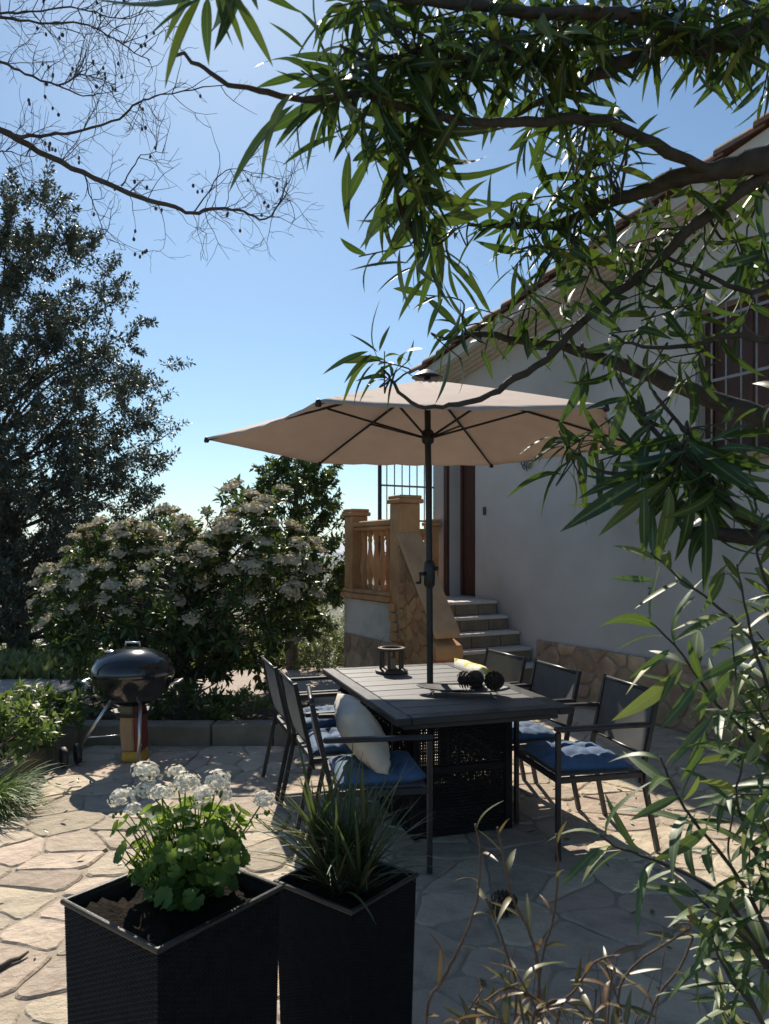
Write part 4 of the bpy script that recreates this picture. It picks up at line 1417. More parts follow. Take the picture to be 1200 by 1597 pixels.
class Shrub:
    def __init__(s, seed):
        s.r = random.Random(seed); s.branches = []; s.twigs = []; s.items = []
    def branch(s, pts, r0, r1, k=4):
        """traced as (u, v, d); radii in metres"""
        P3 = [P(*p) if len(p) == 3 else Vector(p[:3]) for p in pts]
        sp = [Vector(tuple(q)) for q in smooth_path([tuple(p) for p in P3], k)]
        n = len(sp)
        sp = [p + Vector((s.r.uniform(-1, 1), s.r.uniform(-1, 1), s.r.uniform(-1, 1))) * (min(.004, r0 * .35) if 0 < i < n - 1 else 0) for i, p in enumerate(sp)]
        rad = [r0 + (r1 - r0) * (i / (n - 1)) ** .8 * 1.0 for i in range(n)]
        rad = [q * s.r.uniform(.92, 1.1) for q in rad]
        s.branches.append((sp, rad))
        return sp
    def nearest(s, p, maxr=9):
        best = None
        for sp, rad in s.branches:
            for i, q in enumerate(sp):
                d = (q - p).length
                if best is None or d < best[0]: best = (d, q, rad[i])
        return best
    def cluster(s, u, v, d, ang, n, L, spread=1.0, droop=.35, span=.11, attach=True, tilt=None):
        r = s.r
        a = math.radians(ang)
        dirv = Vector((math.cos(a), (r.uniform(-.45, .35) if tilt is None else tilt), math.sin(a))).normalized()
        tip = P(u, v, d)
        base = tip - dirv * span
        if attach and s.branches:
            dd, q, rr = s.nearest(base)
            mid = q.lerp(base, .55) + Vector((r.uniform(-.03, .03), r.uniform(-.03, .03), r.uniform(-.05, .02))) * min(1, dd * 3)
            pts = [tuple(q), tuple(mid), tuple(base), tuple(tip)]
            sp = [Vector(tuple(x)) for x in smooth_path(pts, 4)]
            r0 = min(rr * .7, .0035 + .006 * min(1, dd)); m = len(sp)
            s.twigs.append((sp, [r0 + (.0016 - r0) * i / (m - 1) for i in range(m)]))
        az = r.uniform(0, 6.28)
        o1 = dirv.orthogonal().normalized(); o2 = dirv.cross(o1)
        for k in range(n):
            t = (k + .5) / n                      # 0 at the tip
            az += 2.094 + r.uniform(-.35, .35) + (.5 if k % 3 == 2 else 0)
            open_ = math.radians(18 + 62 * t ** .7) * spread
            open_ += r.uniform(-.15, .15)
            ld = dirv * math.cos(open_) + (o1 * math.cos(az) + o2 * math.sin(az)) * math.sin(open_)
            ld.z -= droop * r.uniform(.3, 1.3)
            pos = tip - dirv * (span * t * r.uniform(.8, 1.1))
            ln = L * r.uniform(.72, 1.12) * (.7 + .3 * min(1, t * 3))
            up = Vector((0, 0, 1)) * .7 + (dirv - ld * dirv.dot(ld)) + Vector((r.uniform(-.5, .5), r.uniform(-.5, .5), 0))
            s.items.append((r.randrange(len(OL)), pos, orient(ld, up, r.uniform(-.5, .5)), ln))
    def along(s, pts, n, L, r0, ang_out=50, d=None):
        """a leafy shoot: leaves set all along a stem"""
        sp = s.branch(pts, r0, .0018)
        r = s.r
        m = len(sp)
        az = r.uniform(0, 6)
        for k in range(n):
            t = .25 + .75 * (k + .5) / n
            f = t * (m - 1); i = min(int(f), m - 2)
            pos = sp[i].lerp(sp[i + 1], f - i)
            dv = (sp[i + 1] - sp[i]).normalized()
            o1 = dv.orthogonal().normalized(); o2 = dv.cross(o1)
            az += 2.1 + r.uniform(-.4, .4)
            op = math.radians(ang_out * (1.15 - .55 * t)) + r.uniform(-.2, .2)
            ld = dv * math.cos(op) + (o1 * math.cos(az) + o2 * math.sin(az)) * math.sin(op)
            ld.z -= .3 * r.uniform(0, 1)
            up = Vector((0, 0, .8)) + (dv - ld * dv.dot(ld)) + Vector((r.uniform(-.4, .4), r.uniform(-.4, .4), 0))
            s.items.append((r.randrange(len(OL)), pos, orient(ld, up, r.uniform(-.5, .5)), L * r.uniform(.65, 1.15) * (1.05 - .35 * t)))
    def hero(s, b, t, d, dt=.0, var=0, roll=.0):
        """one leaf from base pixel to tip pixel"""
        p, q = P(b[0], b[1], d), P(t[0], t[1], d + dt)
        s.items.append((var, p, orient(q - p, Vector((0, -.75, .65)), roll), (q - p).length * 1.03))
    def finish(s, root, bark, leaf, most=300):
        for sp, rad in s.branches:
            b = MB(); b.tube(sp, rad, 9); b.build('branch', bark, root, smooth=True)
        for sp, rad in s.twigs:
            b = MB(); b.tube(sp, rad, 6); b.build('twig', bark, root, smooth=True)
        leaves_as_parts(root, OL, s.items, leaf, 'leaf', most)

base = Vector((1.75, 2.0, 0))
ole = empty('oleander_tree', base, 'large oleander arching over from the right with dark branches and long narrow leaves', 'tree')
s = Shrub(4)
def W(x, y, z): return (x, y, z, 0)
# limbs: from the root crown off the right edge, then as traced
s.branch([W(1.75, 2.0, -.03), W(1.68, 1.98, .9), W(1.45, 1.95, 1.55), (1290, 690, 1.95), (1200, 655, 1.95), (1120, 625, 1.98), (1040, 595, 2.0), (960, 565, 2.05), (880, 541, 2.1), (790, 527, 2.15), (740, 520, 2.15), (700, 528, 2.15)], .045, .005)
s.branch([W(1.80, 2.02, -.03), W(1.82, 2.0, 1.2), W(1.6, 1.9, 2.2), (1320, 215, 1.8), (1200, 245, 1.8), (1130, 262, 1.82), (1060, 276, 1.85), (1000, 300, 1.9), (930, 322, 1.95), (870, 350, 2.0), (800, 353, 2.0), (730, 350, 2.0)], .05, .004)
s.branch([(1240, 240, 1.8), (1150, 302, 1.85), (1090, 345, 1.9), (1030, 402, 1.95), (960, 460, 2.0), (900, 511, 2.0), (850, 560, 2.0), (790, 600, 2.0), (740, 625, 2.0), (690, 634, 2.0), (640, 628, 2.02), (610, 590, 2.05), (595, 572, 2.05)], .020, .003)
s.branch([W(1.85, 1.95, -.03), W(1.95, 1.85, 1.6), W(1.7, 1.7, 2.7), (1340, 10, 1.65), (1200, 45, 1.65), (1120, 62, 1.66), (1050, 68, 1.68), (1010, 80, 1.7), (950, 108, 1.7), (890, 135, 1.72), (830, 165, 1.75), (780, 190, 1.75)], .048, .005)
s.branch([(1090, 62, 1.66), (1010, 28, 1.6), (920, 22, 1.55), (820, 18, 1.5), (720, 8, 1.45), (640, 0, 1.4), (560, -18, 1.35), (450, -60, 1.25), (350, -55, 1.15)], .017, .004)
s.branch([(1110, 270, 1.83), (1020, 225, 1.75), (950, 190, 1.7), (880, 186, 1.68), (800, 192, 1.62), (720, 188, 1.55), (650, 168, 1.5), (570, 150, 1.42), (490, 155, 1.4), (420, 146, 1.38), (355, 130, 1.36), (310, 100, 1.36), (270, 78, 1.36)], .015, .0028)
s.branch([(690, 180, 1.52), (640, 230, 1.55), (620, 290, 1.6), (630, 340, 1.65), (660, 400, 1.7)], .008, .003)
s.branch([(900, 130, 1.72), (820, 90, 1.65), (740, 95, 1.58), (660, 80, 1.5), (590, 90, 1.45), (530, 70, 1.4)], .011, .003)
s.branch([W(1.5, 1.9, 1.75), (1290, 500, 1.85), (1200, 530, 1.8), (1140, 523, 1.8), (1060, 542, 1.82), (1000, 541, 1.84), (955, 522, 1.86)], .012, .003)
s.branch([W(1.55, 1.9, 1.5), (1270, 470, 1.9), (1170, 455, 1.9), (1110, 432, 1.92), (1050, 405, 1.95), (1000, 385, 2.0)], .011, .003)
s.branch([W(1.6, 1.92, .6), W(1.2, 1.7, 1.3), (1240, 850, 1.55), (1200, 840, 1.55), (1130, 834, 1.55), (1066, 828, 1.56)], .028, .013)
s.branch([(1215, 845, 1.55), (1150, 800, 1.55), (1110, 752, 1.56), (1060, 712, 1.58), (1020, 668, 1.6), (985, 622, 1.65), (955, 575, 1.7)], .011, .003)
s.branch([(1090, 740, 1.56), (1080, 690, 1.6), (1050, 650, 1.64), (1020, 610, 1.68)], .007, .003)
s.branch([(1030, 720, 1.58), (960, 740, 1.62), (910, 720, 1.66), (880, 690, 1.7)], .006, .002)
# clusters traced along the limbs: u, v, d, heading, leaves, leaf length
CL = [
 (335,-22,1.12,265,8,.135), (390,-45,1.12,290,7,.12), (300,-30,1.15,230,5,.11),
 (462,150,1.38,215,5,.145), (470,110,1.38,150,7,.11), (500,175,1.4,230,9,.12), (520,120,1.42,170,9,.11), (540,60,1.4,130,9,.11),
 (560,190,1.44,235,11,.12), (560,120,1.42,200,10,.11), (600,90,1.46,160,11,.11), (590,30,1.42,170,10,.11), (640,40,1.45,110,11,.11), (520,10,1.38,180,8,.11),
 (600,180,1.48,250,12,.12), (640,140,1.5,220,11,.12), (650,210,1.52,255,13,.13), (620,270,1.56,245,12,.13), (575,250,1.5,235,9,.12), (680,110,1.52,200,10,.11),
 (690,50,1.48,190,11,.11), (730,30,1.46,140,11,.11), (730,110,1.58,210,10,.11), (770,60,1.5,200,12,.11), (800,120,1.62,230,12,.11), (780,160,1.64,250,11,.11), (830,60,1.58,200,13,.11), (850,120,1.66,240,14,.11), (820,10,1.5,150,12,.11), (880,70,1.62,210,13,.11), (880,20,1.55,180,12,.11), (920,40,1.58,240,12,.11), (930,100,1.68,250,9,.10),
 (660,300,1.62,262,14,.14), (640,340,1.66,250,12,.13), (600,330,1.62,225,10,.12), (680,350,1.68,280,12,.13), (650,400,1.7,215,10,.12), (690,400,1.74,300,9,.13), (560,400,1.72,190,4,.11),
 (870,190,1.68,265,12,.11), (900,230,1.72,270,12,.11), (940,200,1.7,60,8,.11), (960,230,1.74,80,9,.10), (1000,225,1.76,20,8,.10), (860,160,1.7,300,9,.10),
 (850,280,1.9,190,11,.12), (820,310,1.95,175,11,.12), (890,290,1.9,215,11,.12), (930,270,1.85,240,10,.11), (880,330,1.95,240,11,.12), (820,370,2.0,200,11,.12), (770,350,2.0,185,8,.12), (720,345,2.0,170,10,.12), (700,320,1.95,120,6,.11), (900,370,2.0,255,11,.12), (950,340,1.92,265,11,.12), (860,400,2.0,235,10,.12), (800,420,2.02,230,9,.12), (910,410,2.0,275,12,.12),
 (740,480,2.1,160,8,.14), (700,500,2.12,150,7,.13), (775,500,2.1,200,7,.12), (840,460,2.05,165,7,.13), (820,520,2.1,260,4,.12), (690,520,2.14,200,6,.12), (660,460,2.1,170,5,.12), (720,560,2.1,320,3,.13),
 (578,560,2.05,165,10,.13), (600,548,2.05,90,4,.10), (640,560,2.05,40,5,.09),
 (1090,100,1.66,235,12,.09), (1130,120,1.66,255,14,.09), (1160,90,1.64,270,13,.09), (1190,150,1.66,265,10,.09), (1060,20,1.6,120,12,.10), (1120,10,1.6,80,12,.10), (1180,5,1.6,70,12,.10), (1000,10,1.58,100,10,.10), (960,20,1.58,200,10,.10),
 (1080,300,1.86,270,9,.12), (1130,340,1.88,280,9,.12), (1180,320,1.86,260,9,.12), (1040,330,1.9,265,7,.12), (1100,390,1.92,270,9,.12), (1160,400,1.92,280,9,.12), (1190,430,1.9,265,9,.12), (1030,440,1.98,260,8,.12), (980,430,2.0,280,8,.11), (1060,470,1.95,250,7,.12), (1000,500,1.9,200,7,.12), (1080,560,1.85,220,6,.11), (950,520,1.88,190,5,.12),
 (920,590,2.0,275,4,.14), (880,560,2.08,270,4,.11), (1180,640,1.85,200,5,.11), (1130,660,1.7,10,5,.13), (1170,700,1.62,330,6,.14), (1120,700,1.6,350,7,.13),
 (985,640,1.62,280,6,.13), (1000,690,1.6,240,7,.13), (1060,740,1.57,262,13,.16), (1040,760,1.57,250,10,.16), (1020,730,1.58,205,7,.17), (1090,780,1.56,275,10,.15), (1130,770,1.55,290,9,.15), (1075,700,1.6,100,8,.12), (1110,830,1.55,270,6,.14), (1180,780,1.55,320,7,.13),
 (872,672,1.7,110,12,.10), (885,700,1.68,215,9,.10), (905,690,1.68,60,7,.10), (860,690,1.72,180,8,.10), (930,720,1.65,200,4,.12),
]
for c in CL: s.cluster(*c[:4], max(3, int(c[4] * .85)), c[5] * 1.25)
for c in ((965,470,1.98,200,6,.10), (1000,425,2.0,250,6,.10), (1040,515,1.9,230,6,.11), (1055,600,1.85,210,6,.10), (1000,600,1.85,240,5,.11), (940,560,1.9,215,5,.11), (900,480,2.0,250,6,.11), (860,520,2.05,200,5,.11), (1090,500,1.9,250,6,.10), (1030,560,1.85,190,6,.10), (960,650,1.7,230,6,.10), (940,690,1.68,170,6,.10), (1150,520,1.85,240,6,.10), (1010,480,1.95,180,5,.12)):
    s.cluster(*c[:4], c[4], c[5] * 1.2)
# small side shoots filling the mass towards the top
for (cu, cv, ru, rv, n, d0, L) in ((610,110,150,120,18,1.5,.11), (800,80,160,80,20,1.66,.10), (870,300,120,110,10,1.95,.11), (1100,40,130,60,16,1.7,.10), (1080,400,140,90,9,1.98,.11)):
    for _ in range(n):
        a = s.r.uniform(0, 6.28); q = math.sqrt(s.r.random())
        s.cluster(cu + ru*q*math.cos(a), cv + rv*q*math.sin(a), d0 + s.r.uniform(-.08, .22), s.r.uniform(170, 300), s.r.randint(6, 10), L * 1.2)
for i, (b_, t_, d_) in enumerate((((326,-8),(228,43),1.12), ((316,-8),(238,121),1.12), ((324,-5),(320,78),1.12), ((350,-4),(383,75),1.12), ((364,-8),(424,92),1.12),
        ((460,162),(336,270),1.38), ((482,172),(428,223),1.38), ((528,212),(436,240),1.4), ((545,235),(533,352),1.45), ((475,78),(422,28),1.38), ((505,62),(468,3),1.38), ((602,308),(547,352),1.5), ((615,330),(572,365),1.55),
        ((575,548),(500,572),2.05), ((580,552),(530,592),2.05), ((590,550),(548,517),2.05), ((592,548),(607,502),2.05), ((600,560),(520,560),2.05),
        ((640,410),(545,412),1.72), ((668,430),(613,490),1.72), ((650,415),(583,440),1.72), ((690,395),(765,470),1.76), ((700,420),(770,500),1.78), ((683,430),(692,475),1.74),
        ((1020,738),(875,825),1.52), ((1035,755),(928,825),1.54), ((1078,765),(1074,882),1.5), ((1100,800),(1106,928),1.5), ((1005,765),(1004,876),1.52), ((1045,760),(1040,880),1.52), ((918,575),(906,652),2.0), ((1125,720),(1190,762),1.5), ((1120,700),(1195,690),1.5), ((1105,690),(1170,655),1.5), ((1040,690),(1020,735),1.55),
        ((818,455),(900,520),2.05), ((820,455),(800,410),2.05), ((760,540),(720,505),2.1), ((750,545),(775,590),2.1), ((840,520),(822,560),2.08), ((1000,470),(935,495),1.95), ((1010,522),(965,528),1.9), ((880,200),(905,262),1.7), ((940,205),(965,150),1.7), ((985,225),(1020,165),1.72))):
    s.hero(b_, t_, d_, s.r.uniform(-.03, .03), (0, 4, 1)[i % 3], s.r.uniform(-.5, .5))
s.finish(ole, M['bark_ol'], M['ol_leaf'])

# lighter young oleander, lower right
b2 = Vector((.95, 1.55, 0))
oly = empty('young_oleander', b2, 'young oleander shrub with pale shiny leaves in the lower right corner', 'shrub')
s = Shrub(9)
def shoot(pts, n, L, r0=.006, a=60): s.along(pts, int(n * .88), L * 1.35, r0, a)
shoot([W(.95, 1.55, -.03), W(.92, 1.55, .7), (1230, 1300, 1.5), (1200, 1187, 1.5), (1117, 1096, 1.52), (1067, 1025, 1.55), (1010, 963, 1.58)], 24, .155)
shoot([W(1.0, 1.56, -.03), W(.98, 1.55, .8), (1260, 1100, 1.5), (1200, 1027, 1.5), (1137, 962, 1.5), (1060, 902, 1.5), (1015, 862, 1.5)], 18, .13)
shoot([W(.9, 1.5, -.03), W(.86, 1.48, .55), (1180, 1420, 1.42), (1130, 1340, 1.42), (1090, 1290, 1.42), (1050, 1230, 1.42), (1030, 1180, 1.42)], 18, .135)
shoot([W(.88, 1.48, -.03), W(.84, 1.45, .55), (1160, 1440, 1.4), (1100, 1380, 1.4), (1020, 1340, 1.4), (960, 1320, 1.4), (935, 1300, 1.4)], 14, .11)
shoot([W(1.02, 1.52, -.03), W(1.0, 1.5, .9), (1240, 1150, 1.45), (1190, 1050, 1.45), (1165, 960, 1.45), (1150, 880, 1.45)], 18, .12)
shoot([W(1.0, 1.45, -.03), W(.9, 1.42, .6), (1210, 1420, 1.38), (1180, 1330, 1.38), (1150, 1250, 1.38), (1160, 1180, 1.38)], 18, .13)
shoot([W(.95, 1.4, -.03), W(.85, 1.38, .5), (1200, 1520, 1.34), (1150, 1450, 1.34), (1110, 1420, 1.34), (1080, 1390, 1.34)], 16, .12)
shoot([W(.9, 1.38, -.03), W(.8, 1.35, .45), (1190, 1597, 1.3), (1150, 1540, 1.3), (1120, 1490, 1.3), (1110, 1450, 1.3)], 18, .11)
shoot([W(.98, 1.42, -.03), W(.9, 1.4, .6), (1260, 1450, 1.36), (1220, 1350, 1.36), (1190, 1280, 1.36)], 16, .12)
shoot([W(1.05, 1.5, -.03), W(1.02, 1.5, 1.0), (1250, 1000, 1.48), (1200, 920, 1.48), (1180, 850, 1.48), (1190, 800, 1.48)], 16, .12)
for _ in range(10):
    s.cluster(s.r.uniform(1080, 1215), s.r.uniform(1180, 1600), s.r.uniform(1.35, 1.6), s.r.uniform(60, 200), s.r.randint(5, 9), s.r.uniform(.09, .14), spread=1.15)
for _ in range(10):
    s.cluster(s.r.uniform(1120, 1215), s.r.uniform(900, 1150), s.r.uniform(1.45, 1.6), s.r.uniform(60, 200), s.r.randint(5, 8), s.r.uniform(.10, .14), spread=1.1)
for i, (b_, t_, d_) in enumerate((((1045,1012),(988,1062),1.52), ((1112,1118),(1042,1192),1.48), ((1090,1062),(1040,1138),1.5), ((1098,1075),(1102,1130),1.5), ((1062,1240),(982,1278),1.4), ((935,1322),(872,1380),1.38), ((1065,1045),(962,1140),1.53), ((1060,1030),(1030,1100),1.54),
        ((1100,1140),(1075,1225),1.48), ((1170,1020),(1090,1062),1.47), ((1150,1040),(1080,1120),1.47), ((1200,1140),(1160,1200),1.42), ((1090,1210),(1075,1260),1.42), ((1200,1230),(1150,1310),1.38), ((1210,1290),(1165,1330),1.36), ((1130,1420),(1095,1470),1.34), ((1110,1450),(1100,1520),1.32), ((1170,1480),(1160,1560),1.3), ((1105,1290),(1020,1360),1.38), ((1020,905),(955,900),1.5), ((1085,930),(1040,965),1.5), ((1130,890),(1105,960),1.47))):
    s.hero(b_, t_, d_, s.r.uniform(-.05, .03), (1, 0, 1)[i % 3], s.r.uniform(-.6, .6))
s.finish(oly, M['twig_ol'] if 'twig_ol' in M else M['bark_ol'], M['ol_young'])

# dry, nearly bare suckers in front
b3 = Vector((.18, 1.3, 0))
old = empty('dry_oleander_shoots', b3, 'nearly bare reddish oleander shoots at the bottom centre before the shaded paving', 'shrub')
s = Shrub(15)
def dry(pts, n, L, r0=.0045): s.along(pts, max(4, int(n * 1.0)), L * .85, r0 * .72, 42)
dry([W(.10, 1.32, -.03), W(.09, 1.31, .4), (665, 1597, 1.3), (690, 1530, 1.3), (716, 1480, 1.3), (744, 1405, 1.3), (749, 1335, 1.3), (742, 1285, 1.3)], 8, .10)
dry([W(.22, 1.3, -.03), W(.24, 1.3, .4), (840, 1597, 1.3), (838, 1500, 1.3), (824, 1450, 1.3), (800, 1400, 1.3), (786, 1340, 1.3), (776, 1290, 1.3)], 9, .10)
dry([W(.25, 1.32, -.03), W(.26, 1.32, .5), (842, 1520, 1.32), (862, 1440, 1.32), (870, 1360, 1.32), (868, 1300, 1.32)], 5, .09, .004)
dry([W(.2, 1.34, -.03), W(.2, 1.34, .4), (805, 1580, 1.33), (795, 1500, 1.33), (770, 1430, 1.33), (758, 1400, 1.33)], 5, .08, .004)
dry([W(.38, 1.3, -.03), W(.4, 1.3, .4), (960, 1597, 1.3), (985, 1510, 1.3), (1075, 1450, 1.3), (1050, 1460, 1.3)][:5] + [(1060, 1440, 1.3)], 6, .09, .004)
dry([W(.42, 1.35, -.03), W(.44, 1.35, .4), (1010, 1597, 1.34), (1060, 1510, 1.34), (1080, 1460, 1.34), (1045, 1465, 1.34)], 6, .09, .004)
dry([W(.3, 1.28, -.03), W(.3, 1.28, .5), (870, 1597, 1.26), (900, 1540, 1.26), (930, 1500, 1.26), (960, 1490, 1.26)], 6, .10, .004)
dry([W(.14, 1.25, -.03), W(.15, 1.25, .4), (740, 1597, 1.24), (760, 1560, 1.24), (800, 1540, 1.24), (840, 1560, 1.24)], 8, .10, .004)
dry([W(.28, 1.22, -.03), W(.27, 1.22, .45), (830, 1620, 1.2), (850, 1570, 1.2), (880, 1560, 1.2), (910, 1580, 1.2)], 8, .10, .004)
dry([W(.2, 1.22, -.03), W(.2, 1.22, .4), (800, 1640, 1.2), (790, 1600, 1.2), (760, 1585, 1.2), (720, 1590, 1.2)], 7, .09, .004)
for _ in range(12):
    s.cluster(s.r.uniform(700, 970), s.r.uniform(1500, 1600), s.r.uniform(1.2, 1.32), s.r.uniform(50, 140), s.r.randint(4, 7), s.r.uniform(.06, .10))
for i in range(9):
    u = 760 + i * 32 + s.r.uniform(-12, 12)
    z = s.r.uniform(-20, 30); top = s.r.uniform(1430, 1520)
    s.branch([W((u - 600) / FPX * 1.45, 1.45, -.03), (u + z * .3, 1640, 1.45), (u + z * .7, (top + 1640) / 2, 1.45), (u + z * 1.4, top, 1.45)], .0018, .0008)
s.finish(old, M['twig_dry'], M['ol_dry'])

# ------------------------------------------------------------------ bare tree, upper left
bt0 = Vector((-3.75, 5.3, 0))
bare = empty('bare_tree', bt0, 'leafless tree reaching in from the upper left with thin twigs and hanging pods', 'tree')
rb = random.Random(31)
b = MB(); b.tube([bt0 + Vector((0, 0, -.04)), bt0 + Vector((.05, 0, 1.2)), bt0 + Vector((-.02, .02, 2.6)), bt0 + Vector((.1, 0, 3.6)), bt0 + Vector((.05, -.1, 4.8)), bt0 + Vector((.1, 0, 6.2))], [.15, .12, .11, .10, .075, .04], 10); b.build('trunk', M['bark'], bare, smooth=True)
def Bp(*q): return q
limbs = [
 ([(-60, 165), (0, 200), (60, 235), (130, 270), (200, 300), (260, 320), (300, 332), (340, 325), (380, 330), (415, 342), (440, 310), (447, 285)], .034, .003, 4.3),
 ([(25, 213), (75, 211), (130, 203), (185, 185), (215, 160), (240, 152), (300, 139), (352, 134)], .014, .003, None),
 ([(-70, 60), (0, 95), (40, 115), (90, 132), (120, 118), (140, 120), (180, 132)], .016, .003, 4.4),
 ([(90, 132), (130, 150), (160, 145), (185, 142)], .007, .002, None),
 ([(-70, 20), (0, 27), (60, 35), (130, 37), (160, 50), (200, 75), (235, 95)], .014, .003, 5.0),
 ([(-70, 30), (0, 22), (50, 18), (110, 12), (150, 20), (190, 30), (240, 15)], .012, .0025, 5.0),
 ([(300, 332), (325, 300), (345, 270), (375, 262), (395, 255)], .006, .002, None),
 ([(130, 270), (140, 300), (155, 345), (170, 380)], .006, .002, None),
 ([(190, 290), (210, 255), (225, 240), (262, 238)], .006, .002, None),
 ([(-40, 250), (10, 235), (40, 245), (60, 240)], .008, .002, 4.2),
]
tw = []
pods = []
def grow(p, dv, L, depth, r0):
    n = 5; pts = [p.copy()]
    d = dv.normalized()
    for i in range(n):
        d = (d + Vector((rb.uniform(-.42, .42), rb.uniform(-.3, .3), rb.uniform(-.4, .42)))).normalized()
        pts.append(pts[-1] + d * (L / n))
    tw.append((pts, [r0 + (.0011 - r0) * i / n for i in range(n + 1)]))
    if depth > 0:
        for _ in range(rb.randint(1, 3)):
            k = rb.randint(1, n - 1)
            side = Vector((rb.uniform(-1, 1), rb.uniform(-.6, .6), rb.uniform(-1, 1))).normalized()
            grow(pts[k], d * .6 + side * .9, L * rb.uniform(.35, .65), depth - 1, r0 * .6)
    if rb.random() < .06:
        for _ in range(rb.randint(1, 3)):
            pods.append(pts[-rb.randint(1, 3)] + Vector((rb.uniform(-.004, .004), rb.uniform(-.004, .004), -.014)))
for pts, r0, r1, zt in limbs:
    d0 = 5.3
    P3 = [P(u, v, d0 + .12 * math.sin(i * .9)) for i, (u, v) in enumerate(pts)]
    if zt: P3 = [Vector((bt0.x + .05, bt0.y, zt))] + P3
    sp = [Vector(tuple(q)) for q in smooth_path([tuple(p) for p in P3], 4)]
    n = len(sp); sp = [p + Vector((rb.uniform(-1, 1), 0, rb.uniform(-1, 1))) * .008 for p in sp]
    rad = [(r0 + (r1 - r0) * (i / (n - 1)) ** .7) * rb.uniform(.9, 1.12) for i in range(n)]
    b = MB(); b.tube(sp, rad, 7); b.build('branch', M['bark'], bare, smooth=True)
    L = sum((sp[i+1] - sp[i]).length for i in range(n - 1))
    for _ in range(int(L * 12)):
        k = rb.randint(int(n * (.3 if zt else .1)), n - 2)
        dv = (sp[k + 1] - sp[k]).normalized()
        side = Vector((rb.uniform(-.3, .6), rb.uniform(-.5, .5), rb.choice((-1, 1)) * rb.uniform(.5, 1))).normalized()
        grow(sp[k], dv * .5 + side, rb.uniform(.15, .5), 2 if rb.random() < .6 else 1, .0032)
b = MB()
for pts, rad in tw: b.tube(pts, rad, 4, cap=False)
b.build('twigs', M['bark'], bare, kind='stuff')
b = MB()
for p in pods:
    b.lathe([(.001, -.016), (.008, -.010), (.010, 0), (.006, .010), (.001, .014)], p, 6)
b.build('seed_pods', M['bark'], bare, smooth=True, kind='stuff')

# ------------------------------------------------------------------ leafy trees and shrubs
def ell(u, v, d, ru, rv, rd=None):
    c = P(u, v, d); k = d / FPX
    return (c, Vector((ru * k, (rd if rd is not None else ru * k), rv * k)))

def crown_points(ells, n, r, shell=.55):
    out = []
    vol = [e[1].x * e[1].y * e[1].z for e in ells]; tot = sum(vol)
    for (c, R_), v in zip(ells, vol):
        for _ in range(int(n * v / tot)):
            a = Vector((r.gauss(0, 1), r.gauss(0, 1), r.gauss(0, 1))).normalized()
            q = r.random() ** (1 / 3 * shell)
            out.append((c + Vector((a.x * R_.x, a.y * R_.y, a.z * R_.z)) * q, a))
    return out

def leafy(name, base, label, cat, ells, n_clump, per, L, tpl, leaf, bark, seed, trunk_r, clump=.3, sprays=0, group=None, up=.4, zmin=.05, trunk_to=None, shell=.55, limb=.5):
    r = random.Random(seed)
    root = empty(name, base, label, cat, group)
    top = trunk_to or (ells[0][0])
    b = MB()
    trunk = [Vector(tuple(q)) for q in smooth_path([tuple(base + Vector((0, 0, -.05))), tuple(base.lerp(top, .35) + Vector((r.uniform(-.1, .1), 0, .1))), tuple(base.lerp(top, .7)), tuple(top)], 4)]
    m = len(trunk)
    b.tube(trunk, [trunk_r * (1 - .75 * i / (m - 1)) for i in range(m)], 9); b.build('trunk', bark, root, smooth=True)
    pts = crown_points(ells, n_clump, r, shell)
    pts = [(p, a) for p, a in pts if p.z > zmin]
    bb = MB(); items = []; tips = []
    for p, a in pts:
        # limb from the trunk to the clump
        j = min(m - 1, max(1, int((p.z - base.z) / max(.1, top.z - base.z) * (m - 1) * .75)))
        q = trunk[j]
        mid = q.lerp(p, .5) + Vector((r.uniform(-.1, .1), r.uniform(-.1, .1), r.uniform(-.15, .05)))
        L_ = (p - q).length
        if r.random() < limb: bb.tube([q, mid, p], [trunk_r * .16, trunk_r * .1, trunk_r * .035], 5, cap=False)
        ax = (a + Vector((0, 0, up)) + Vector((r.uniform(-.4, .4), r.uniform(-.4, .4), r.uniform(-.3, .3)))).normalized()
        cl = clump * r.uniform(.6, 1.3)
        end = p + ax * cl
        bb.tube([p, end], [trunk_r * .03 + .002, .0015], 4, cap=False)
        tips.append((end, ax, a))
        for k in range(per):
            t = r.random()
            pos = p + ax * (cl * t)
            dv = (ax * r.uniform(.1, .9) + Vector((r.gauss(0, 1), r.gauss(0, 1), r.gauss(0, 1))).normalized() * .9).normalized()
            pos = pos + dv * (cl * .28 * (1 - .6 * t) * r.random())
            upv = Vector((r.uniform(-.7, .7), r.uniform(-.7, .7), 1))
            items.append((r.randrange(len(tpl)), pos, orient(dv, upv, r.uniform(-.8, .8)), L * r.uniform(.65, 1.25)))
    bb.build('limbs', bark, root, smooth=True, kind='stuff')
    link('crown', mass(tpl, items, leaf, 'crown', base), root, kind='stuff')
    return root, tips, r

OAK = [leaf_tpl(.42, .1, .3, 2), leaf_tpl(.46, .3, .2, 2), leaf_tpl(.38, .05, .4, 2)]
BROAD = [leaf_tpl(.36, .15, .25, 3), leaf_tpl(.4, .35, .2, 3), leaf_tpl(.34, .05, .35, 3)]

